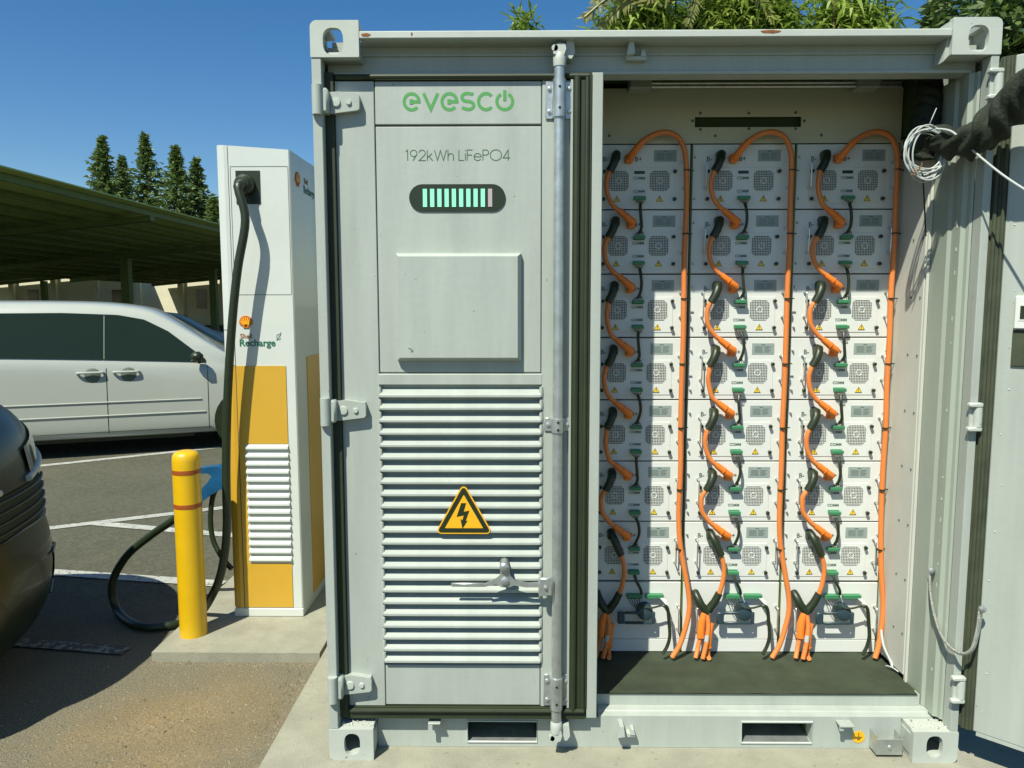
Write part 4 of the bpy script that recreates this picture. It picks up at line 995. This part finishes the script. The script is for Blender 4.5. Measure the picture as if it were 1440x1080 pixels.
cabs = [(-4.4, .60, 1.42), (-4.2, .68, 1.66), (-3.6, .70, 1.78), (-2.6, .70, 1.81), (-2.1, .68, 1.76), (-1.7, .66, 1.60), (-1.3, .62, 1.42)]
loft([(s_, [(.73, 1.38), (.73, 1.39), (w_+.02, 1.38+(t_-1.38)*.7), (w_, 1.38+(t_-1.38)*.93), (w_*.6, t_), (0, t_+.01)]) for s_, w_, t_ in cabs]).build('cabin', M['glass'], DC, True, 60, 1)
def dpatch(name, m, P0, P1, z0, z1, off, sg, nx=10, nz=5):
    vs = []
    for i in range(nx+1):
        ph = P0+(P1-P0)*i/nx; a_, b_ = z0(i/nx), z1(i/nx)
        for j in range(nz+1): vs.append(dpt(sg*ph, a_+(b_-a_)*j/nz, off))
    return MB().add(vs, [(i*(nz+1)+j, (i+1)*(nz+1)+j, (i+1)*(nz+1)+j+1, i*(nz+1)+j+1) for i in range(nx) for j in range(nz)]).build(name, M[m], DC, True)
for sg in (1, -1):
    lz = lambda t: .945+.12*t+.02*t*t; hz_ = lambda t: 1.06+.13*t
    dpatch('headlamp', 'lampglass', 8, 64, lz, hz_, .008, sg, 16)
    MB().tube([dpt(sg*(6+59*k/16), lz((6+59*k/16-8)/56)-.018, .006) for k in range(17)], .016, 8).build('lamp_trim', M['wire'], DC, True)
    MB().tube([dpt(sg*a_, z_, .0) for a_, z_ in ((76, 1.18), (75, 1.0), (74, .88), (72, .76))], .003, 6).build('panel_gap', M['tyre'], DC)
    MB().tube([dpt(sg*a_, .70-.0008*(a_-20), .004) for a_ in range(0, 80, 6)], .008, 8).build('bumper_crease', M['blackpaint'], DC, True)
    dpatch('lower_intake', 'tyre', 20, 36, lambda t: .34+.03*t, lambda t: .50-.03*t, .003, sg)
    MB().tube([dpt(sg*a_, z_, .006) for a_, z_ in ((14, .33), (26, .335), (36, .36), (38, .42), (36, .49), (26, .515), (14, .52))], .006, 8).build('intake_trim', M['blackpaint'], DC, True)
    wheel(DC, -1.0, .84*sg, .34, .34, .23, sg); wheel(DC, -3.70, .84*sg, .34, .34, .23, sg)
    MB().lathe([(.40, -.01), (.40, .01)], 28, (-1.0, .957*sg, .38), 'y').build('wheel_arch', M['tyre'], DC)
dpatch('grille', 'tyre', -26, 26, lambda t: .72, lambda t: .90, .004, 1)
for k in range(4): MB().tube([dpt(a_, .745+.045*k, .008) for a_ in range(-26, 27, 4)], .006, 6).build('grille_bar', M['black'], DC, True)
# ---- dim cars parked beyond the van
def farcar(x, y, rz, m, label, L=4.5, hh=1.45):
    r_ = tag(empty('parked_car', (x, y, G), rz), label, 'car', 'cars parked under the canopy')
    def h_(s_):
        hw = lerp_tab([(-2.25, .7), (-2.0, .88), (1.9, .88), (2.25, .65)], s_); zt = lerp_tab([(-2.25, .8), (-2.1, .98), (-1.6, 1.05), (-.9, hh-.05), (.2, hh), (1.1, 1.0), (2.1, .8), (2.25, .6)], s_); zb_ = min(zt-.03, .88)
        wr = hw-.05-.18*min(1, max(0, zt-zb_-.1)/.4)
        return [(hw*.92, .2), (hw, .35), (hw, .6), (hw*.97, zb_), (wr, zb_+(zt-zb_)*.85), (wr*.6, zt-.01), (0, zt)]
    loft([(s_, h_(s_)) for s_ in (-2.25, -2.15, -1.9, -1.6, -1.2, -.9, -.3, .2, .6, 1.1, 1.6, 2.1, 2.25)]).build('body', M[m], r_, True, 60, 1)
    for sg in (-1, 1):
        vs = [(-1.35, sg*.885, .93), (.95, sg*.885, .93), (.25, sg*.80, hh-.10), (-.85, sg*.80, hh-.13)]
        MB().add(vs, [(0, 1, 2, 3)]).build('window', M['glass'], r_)
        for sx in (-1.35, 1.35): wheel(r_, sx, .8*sg, .32, .32, .2, sg)
farcar(-6.6, 13.2, .25, 'blackpaint', 'dark car parked behind the minivan near the charger', hh=1.58)
farcar(-12.4, 25.0, .2, 'blackpaint', 'dim dark car in the canopy shade, farther back than the rest', hh=1.5)

# ------------------------------------------------------------------ solar canopy
def canopy(label, X0, X1, Y0_, Y1_, nxp, nyp, zr, beams, px_):
  CN0 = tag(empty('solar_canopy', (px_, 36, G)), label, 'canopy', 'solar canopies over the car park'); io2 = -CN0.location
  def cz(x): return zr+(x-X1)*.092
  dx, dy = (X1-X0)/nxp, (Y1_-Y0_)/nyp
  pm_ = MB(); sl_ = .092*(dx-.010)
  pm_.add([(0, 0, 0), (dx-.010, 0, sl_), (dx-.010, dy-.010, sl_), (0, dy-.010, 0), (0, 0, .04), (dx-.010, 0, sl_+.04), (dx-.010, dy-.010, sl_+.04), (0, dy-.010, .04)], [(3, 2, 1, 0), (4, 5, 6, 7), (0, 1, 5, 4), (1, 2, 6, 5), (2, 3, 7, 6), (3, 0, 4, 7)])
  pmm = pm_.mesh('solar_panel', M['solar'])
  for i in range(nxp):
      for j in range(nyp):
          o = link('solar_panel', pmm, CN0); x = X0+i*dx; o.location = Vector((x+.015, Y0_+j*dy+.015, cz(x)))+io2
  for i in range(13):
      x = X0+.6+i*(X1-X0-1.0)/12
      mb = MB().box(x-.04, x+.04, Y0_, Y1_, cz(x)-.20, cz(x)-.02); mb.v = [tuple(Vector(p)+io2) for p in mb.v]; mb.build('purlin', M['steel'], CN0)
  for yb_ in beams:
      xa, xb = X0+.8, X1-.35
      mb = MB().add([(xa, yb_-.15, cz(xa)-.45), (xb, yb_-.15, cz(xb)-.38), (xb, yb_+.15, cz(xb)-.38), (xa, yb_+.15, cz(xa)-.45), (xa, yb_-.15, cz(xa)-.2), (xb, yb_-.15, cz(xb)-.2), (xb, yb_+.15, cz(xb)-.2), (xa, yb_+.15, cz(xa)-.2)], [(3, 2, 1, 0), (4, 5, 6, 7), (0, 1, 5, 4), (1, 2, 6, 5), (2, 3, 7, 6), (3, 0, 4, 7)])
      mb.v = [tuple(Vector(p)+io2) for p in mb.v]; mb.build('beam', M['steel'], CN0)
      mb = MB().box(px_-.2, px_+.2, yb_-.2, yb_+.2, G, cz(px_)-.44); mb.v = [tuple(Vector(p)+io2) for p in mb.v]; mb.build('post', M['steel'], CN0)
canopy('long tilted solar panel canopy nearest the charger, on steel posts', -29.0, -12.0, 13.0, 61.7, 8, 36, 5.02, (14.5, 25.0, 36.0, 47.0, 58.0), -19)
canopy('added solar canopy beyond the near one, put there to shade the beige wall', -47.0, -30.5, 38.0, 61.7, 8, 18, 4.7, (40.0, 50.0, 60.0), -38)  # second canopy added to keep the sun off the beige wall
# ------------------------------------------------------------------ building behind
BD = tag(empty('beige_building', (-30, 62, G)), 'long low beige building with pilasters behind the solar canopy', 'building'); io3 = -BD.location
def bpz(name, mb, m): mb.v = [tuple(Vector(p)+io3) for p in mb.v]; return mb.build(name, M[m], BD)
bpz('wall', MB().box(-60, -14, 62, 74, G, 4.9), 'wall'); bpz('parapet', MB().box(-60.1, -13.9, 61.85, 74.1, 4.9, 5.15), 'wall')
for k in range(13):
    x = -56+k*3.55; bpz('pilaster', MB().box(x-.22, x+.22, 61.6, 61.99, G, 4.89), 'wall')
    if k % 2 == 0: bpz('window', MB().box(x+1.2, x+2.0, 61.93, 61.985, 1.3, 2.9), 'winglass')
bpz('door', MB().box(-21.5, -19.6, 61.93, 61.985, G, 2.6), 'winglass')

# ------------------------------------------------------------------ trees
def conifer(px, ptop, Y, wpx, label, seed):
    random.seed(seed); p = at(px, ptop, Y); Hh = p.z; R_ = wpx/FPX*(Y+2.6)*1.9
    t = tag(empty('conifer_tree', (p.x, Y, G)), label, 'tree', 'conifers behind the canopy')
    MB().tube([(0, 0, 0), (0, 0, Hh*.5), (0, 0, Hh-.2)], [.3, .18, .03], 8).build('trunk', M['bark'], t, True)
    mb = MB(); nb_ = 240; ex_ = random.uniform(1.05, 1.25); gap_ = random.uniform(.55, .75); lean = random.uniform(-.02, .02)
    for b in range(nb_):
        f_ = (b/nb_)**.85; z = Hh*(.16+.84*f_); L = R_*(1-f_)**ex_*random.uniform(gap_-.1, 1.18)*(1+.18*sin(f_*23+seed))+.12; a = b*2.4+random.uniform(-.4, .4)
        dr = Vector((cos(a), sin(a), random.uniform(-.30, -.05)+.35*f_)).normalized()
        for k in range(int(12+34*L/R_)):
            t_ = random.uniform(.10, 1); c_ = Vector((0, 0, z))+dr*L*t_+Vector((random.gauss(0, .10), random.gauss(0, .10), random.gauss(0, .10)-.22*t_*t_*L*.3))
            s_ = random.uniform(.22, .66)*(1.15-.55*t_); u_ = (dr+Vector((random.gauss(0, .55), random.gauss(0, .55), random.gauss(0, .4)-.1))).normalized(); v_ = u_.cross(Vector((random.gauss(0, 1), random.gauss(0, 1), 1))).normalized()
            mb.add([c_-v_*s_*.36, c_+u_*s_, c_+v_*s_*.36, c_-u_*s_*.35], [(0, 1, 2, 3)])
    mb.build('crown', M['needle'], t)
for i, (px, py, Y, wd_, lb) in enumerate(((143, 192, 78, 62, 'pointed conifer farthest left of the row behind the canopy'), (171, 220, 82, 46, 'smaller conifer second from left, between two taller ones'), (203, 188, 80, 68, 'tallest conifer in the row behind the canopy, narrow double top'), (246, 205, 78, 66, 'broad conifer in the row, fourth from the left'), (275, 222, 81, 48, 'slim conifer just left of the charger, fifth in the row'), (300, 278, 76, 40, 'short conifer half hidden by the charger'))):
    conifer(px, py, Y, wd_, lb, 20+i)
conifer(1318, 2, 24, 46, 'dark conifer tip between the bamboo and the right corner of the container', 40)
def blades(c0, rad, n, ln, m, name, root, droop=.5, wd_=.021, seed=1, up=.2):
    random.seed(seed); mb = MB()
    for k in range(n):
        while True:
            v = Vector((random.uniform(-1, 1), random.uniform(-1, 1), random.uniform(-1, 1)))
            if v.length <= 1: break
        v = v*(.55+.45*random.random()); p = Vector(c0)+Vector((v.x*rad[0], v.y*rad[1], v.z*rad[2]))
        d = Vector((random.gauss(0, 1), random.gauss(0, 1), random.gauss(up, .6))).normalized(); L = ln*random.uniform(.5, 1.2); s_ = d.cross(Vector((0, 0, 1))); s_ = (s_.normalized() if s_.length > .01 else Vector((1, 0, 0)))*wd_*random.uniform(.6, 1.2)
        m1 = p+d*L*.5; e = p+d*L+Vector((0, 0, -droop*L*random.uniform(.2, 1)))
        mb.add([p, m1-s_, e, m1+s_], [(0, 1, 2, 3)])
    return mb.build(name, M[m], root)
def stems(root, base, n, spread, h, seed):
    random.seed(seed); mb = MB()
    for k in range(n):
        x, y = random.uniform(-spread, spread), random.uniform(-.4, .4)
        mb.tube([(x*.5, y*.5, 0), (x, y, h*random.uniform(.75, .98))], .015, 5)
    mb.build('stem', M['bark'], root)
BY = 6.4
for px, lb, rx, top_, n, sd_ in ((905, 'leafy bamboo clump left of centre above the container roof', .72, -30, 1500, 1), (1040, 'tallest bamboo clump above the middle of the open bay', .85, -55, 1900, 2), (1190, 'bamboo clump above the right part of the container roof', .70, -30, 1500, 3)):
    p = at(px, 0, BY); t = tag(empty('bamboo_clump', (p.x, BY, G)), lb, 'bamboo', 'bamboo behind the container'); zt = at(px, top_, BY).z
    stems(t, None, 14, rx, zt, sd_); blades((0, 0, zt-1.0), (rx, .7, 1.1), n*6, .30, 'bamboo', 'foliage', t, seed=sd_)
p = at(738, 30, BY); t = tag(empty('bamboo_sprig', (p.x, BY, G)), 'small separate bamboo sprig rising alone above the container roof', 'bamboo')
zt = at(738, 4, BY).z; MB().tube([(0, 0, 0), (.02, 0, zt-.1)], .012, 5).build('stem', M['bark'], t); blades((0, 0, zt-.42), (.22, .2, .46), 420, .24, 'bamboo', 'foliage', t, seed=9, up=.8)
def frond(root, pts, ln, seed):
    random.seed(seed); sp_ = spline(pts, 10); mb = MB().tube(sp_, .012, 5)
    for i in range(3, len(sp_)):
        t_ = (sp_[i]-sp_[i-1]).normalized(); f_ = i/len(sp_)
        for sg in (-1, 1):
            s_ = t_.cross(Vector((0, -1, 0)))*sg; d = (s_*.8+t_*.7+Vector((random.gauss(0, .1), random.gauss(0, .2), -.25))).normalized(); L = ln*(1.1-f_*.8)*random.uniform(.8, 1.1); wv = t_*.018
            mb.add([sp_[i]-wv, sp_[i]+d*L*.5-wv*.8, sp_[i]+d*L, sp_[i]+d*L*.5+wv*.8, sp_[i]+wv], [(0, 1, 2, 3, 4)])
    mb.build('frond', M['palm'], root)
pt_ = at(930, 60, 5.9); t = tag(empty('palm', (pt_.x, 5.9, G)), 'palm with long drooping yellow-green fronds in front of the bamboo', 'palm'); iv = -t.location
MB().tube([(0, 0, 0), (0, 0, at(930, 60, 5.9).z)], [.10, .07], 10).build('trunk', M['bark'], t, True)
for k, L in enumerate((((930, 10), (900, -25), (862, -8), (822, 24)), ((930, 10), (905, -12), (880, 2), (845, 36)), ((935, 10), (958, -28), (978, -10), (968, 34)), ((935, 10), (990, -40), (1050, -20), (1085, 25)), ((930, 10), (880, -40), (850, -30), (838, 0)), ((936, 12), (945, -40), (950, -70), (990, -80)))):
    frond(t, [at(a, b, 5.9-.04*k)+iv for a, b in L], .26, 50+k)
def broad(px, ptop, Y, rx, rz, n, label, seed):
    p = at(px, ptop, Y); t = tag(empty('leafy_tree', (p.x, Y, G)), label, 'tree'); random.seed(seed)
    MB().tube([(0, 0, 0), (.1, 0, p.z*.4), (0, 0, p.z*.8)], [.22, .17, .06], 8).build('trunk', M['bark'], t, True)
    li = MB()
    for k in range(7):
        a = k*.9; li.tube([(0, 0, p.z*.45), (rx*.5*cos(a), rx*.4*sin(a), p.z*.65), (rx*.85*cos(a), rx*.7*sin(a), p.z*.8)], [.08, .05, .02], 6)
    li.build('limb', M['bark'], t, True)
    mb = MB()
    for k in range(60):
        v = Vector((random.gauss(0, .5), random.gauss(0, .5), random.gauss(0, .5)))
        if v.length > 1: v.normalize()
        c_ = Vector((v.x*rx, v.y*rx, p.z-rz+v.z*rz)); rr = random.uniform(.3, .6)
        for q_ in range(n//60):
            o_ = c_+Vector((random.gauss(0, rr*.5), random.gauss(0, rr*.5), random.gauss(0, rr*.4))); d = Vector((random.gauss(0, 1), random.gauss(0, 1), random.gauss(-.3, .6))).normalized(); s_ = d.cross(Vector((random.gauss(0, 1), 1, random.gauss(0, 1)))).normalized()*.035; L = random.uniform(.12, .26)
            mb.add([o_, o_+d*L*.5-s_, o_+d*L, o_+d*L*.5+s_], [(0, 1, 2, 3)])
    mb.build('crown', M['leaf'], t)
broad(1440, -70, 9.5, 1.05, 1.5, 7000, 'feathery green tree behind the top right corner of the container', 70)

# ------------------------------------------------------------------ loose gravel, weeds
random.seed(5); gv = MB()
for k in range(9000):
    x, y = random.gauss(-.72, .42), random.gauss(.10, .50)
    if x > -.262 or y > .855 or y < -1.2 or x < -1.9: 
        if not (-.262 > x and y > .855 and x < -1.08): continue
    r_ = abs(random.gauss(.0016, .0018))+.0011; q_ = random.uniform(.5, .9); a = random.uniform(0, 6.28); ca, sa_ = cos(a)*r_, sin(a)*r_
    gv.add([(x+ca, y+sa_, G), (x-sa_*q_, y+ca*q_, G), (x-ca, y-sa_, G), (x+sa_*q_, y-ca*q_, G), (x+ca*.2, y+sa_*.2, G+r_*q_*1.2)], [(0, 1, 4), (1, 2, 4), (2, 3, 4), (3, 0, 4)])
for k in range(1800):
    t_ = random.random()
    x, y = ((-.255-abs(random.gauss(0, .03)), random.uniform(-.5, .85)) if t_ < .5 else (random.uniform(-1.07, -.27), .865-abs(random.gauss(0, .025))))
    r_ = abs(random.gauss(.0012, .0014))+.001; a = random.uniform(0, 6.28); ca, sa_ = cos(a)*r_, sin(a)*r_
    gv.add([(x+ca, y+sa_, G), (x-sa_, y+ca, G), (x-ca, y-sa_, G), (x+sa_, y-ca, G), (x, y, G+r_)], [(0, 1, 4), (1, 2, 4), (2, 3, 4), (3, 0, 4)])
tag(gv.build('gravel', mat('gravel', (.25, .21, .135), .9, var=.75, vs=90)), 'loose tan gravel scattered over the dirt beside the pads', 'gravel', kind='stuff')
wd2 = MB()
for k in range(70):
    x, y = -.30-abs(random.gauss(0, .05)), random.uniform(.25, .85); d = Vector((random.gauss(0, .6), random.gauss(0, .6), .7)).normalized(); L = random.uniform(.02, .07)
    wd2.add([(x, y, G), (x+.003, y, G), (x+d.x*L, y+d.y*L, G+d.z*L*.6)], [(0, 1, 2)])
tag(wd2.build('dry_weeds', mat('dry_stalks', (.16, .13, .06), .8)), 'sparse dry weeds along the edge of the container pad', 'weeds', kind='stuff')
dl = MB()
for k in range(16):
    x, y = random.gauss(-.72, .2), random.gauss(.12, .2); a = random.uniform(0, 6.28); L = random.uniform(.008, .02)
    dl.add([(x, y, G+.004), (x+L*.5*cos(a)-.003, y+L*.5*sin(a)+.003, G+.007), (x+L*cos(a), y+L*sin(a), G+.004), (x+L*.5*cos(a)+.003, y+L*.5*sin(a)-.003, G+.006)], [(0, 1, 2, 3)])
tag(dl.build('fallen_leaves', M['rubber']), 'few small dark fallen leaves on the gravel', 'leaves', kind='stuff')
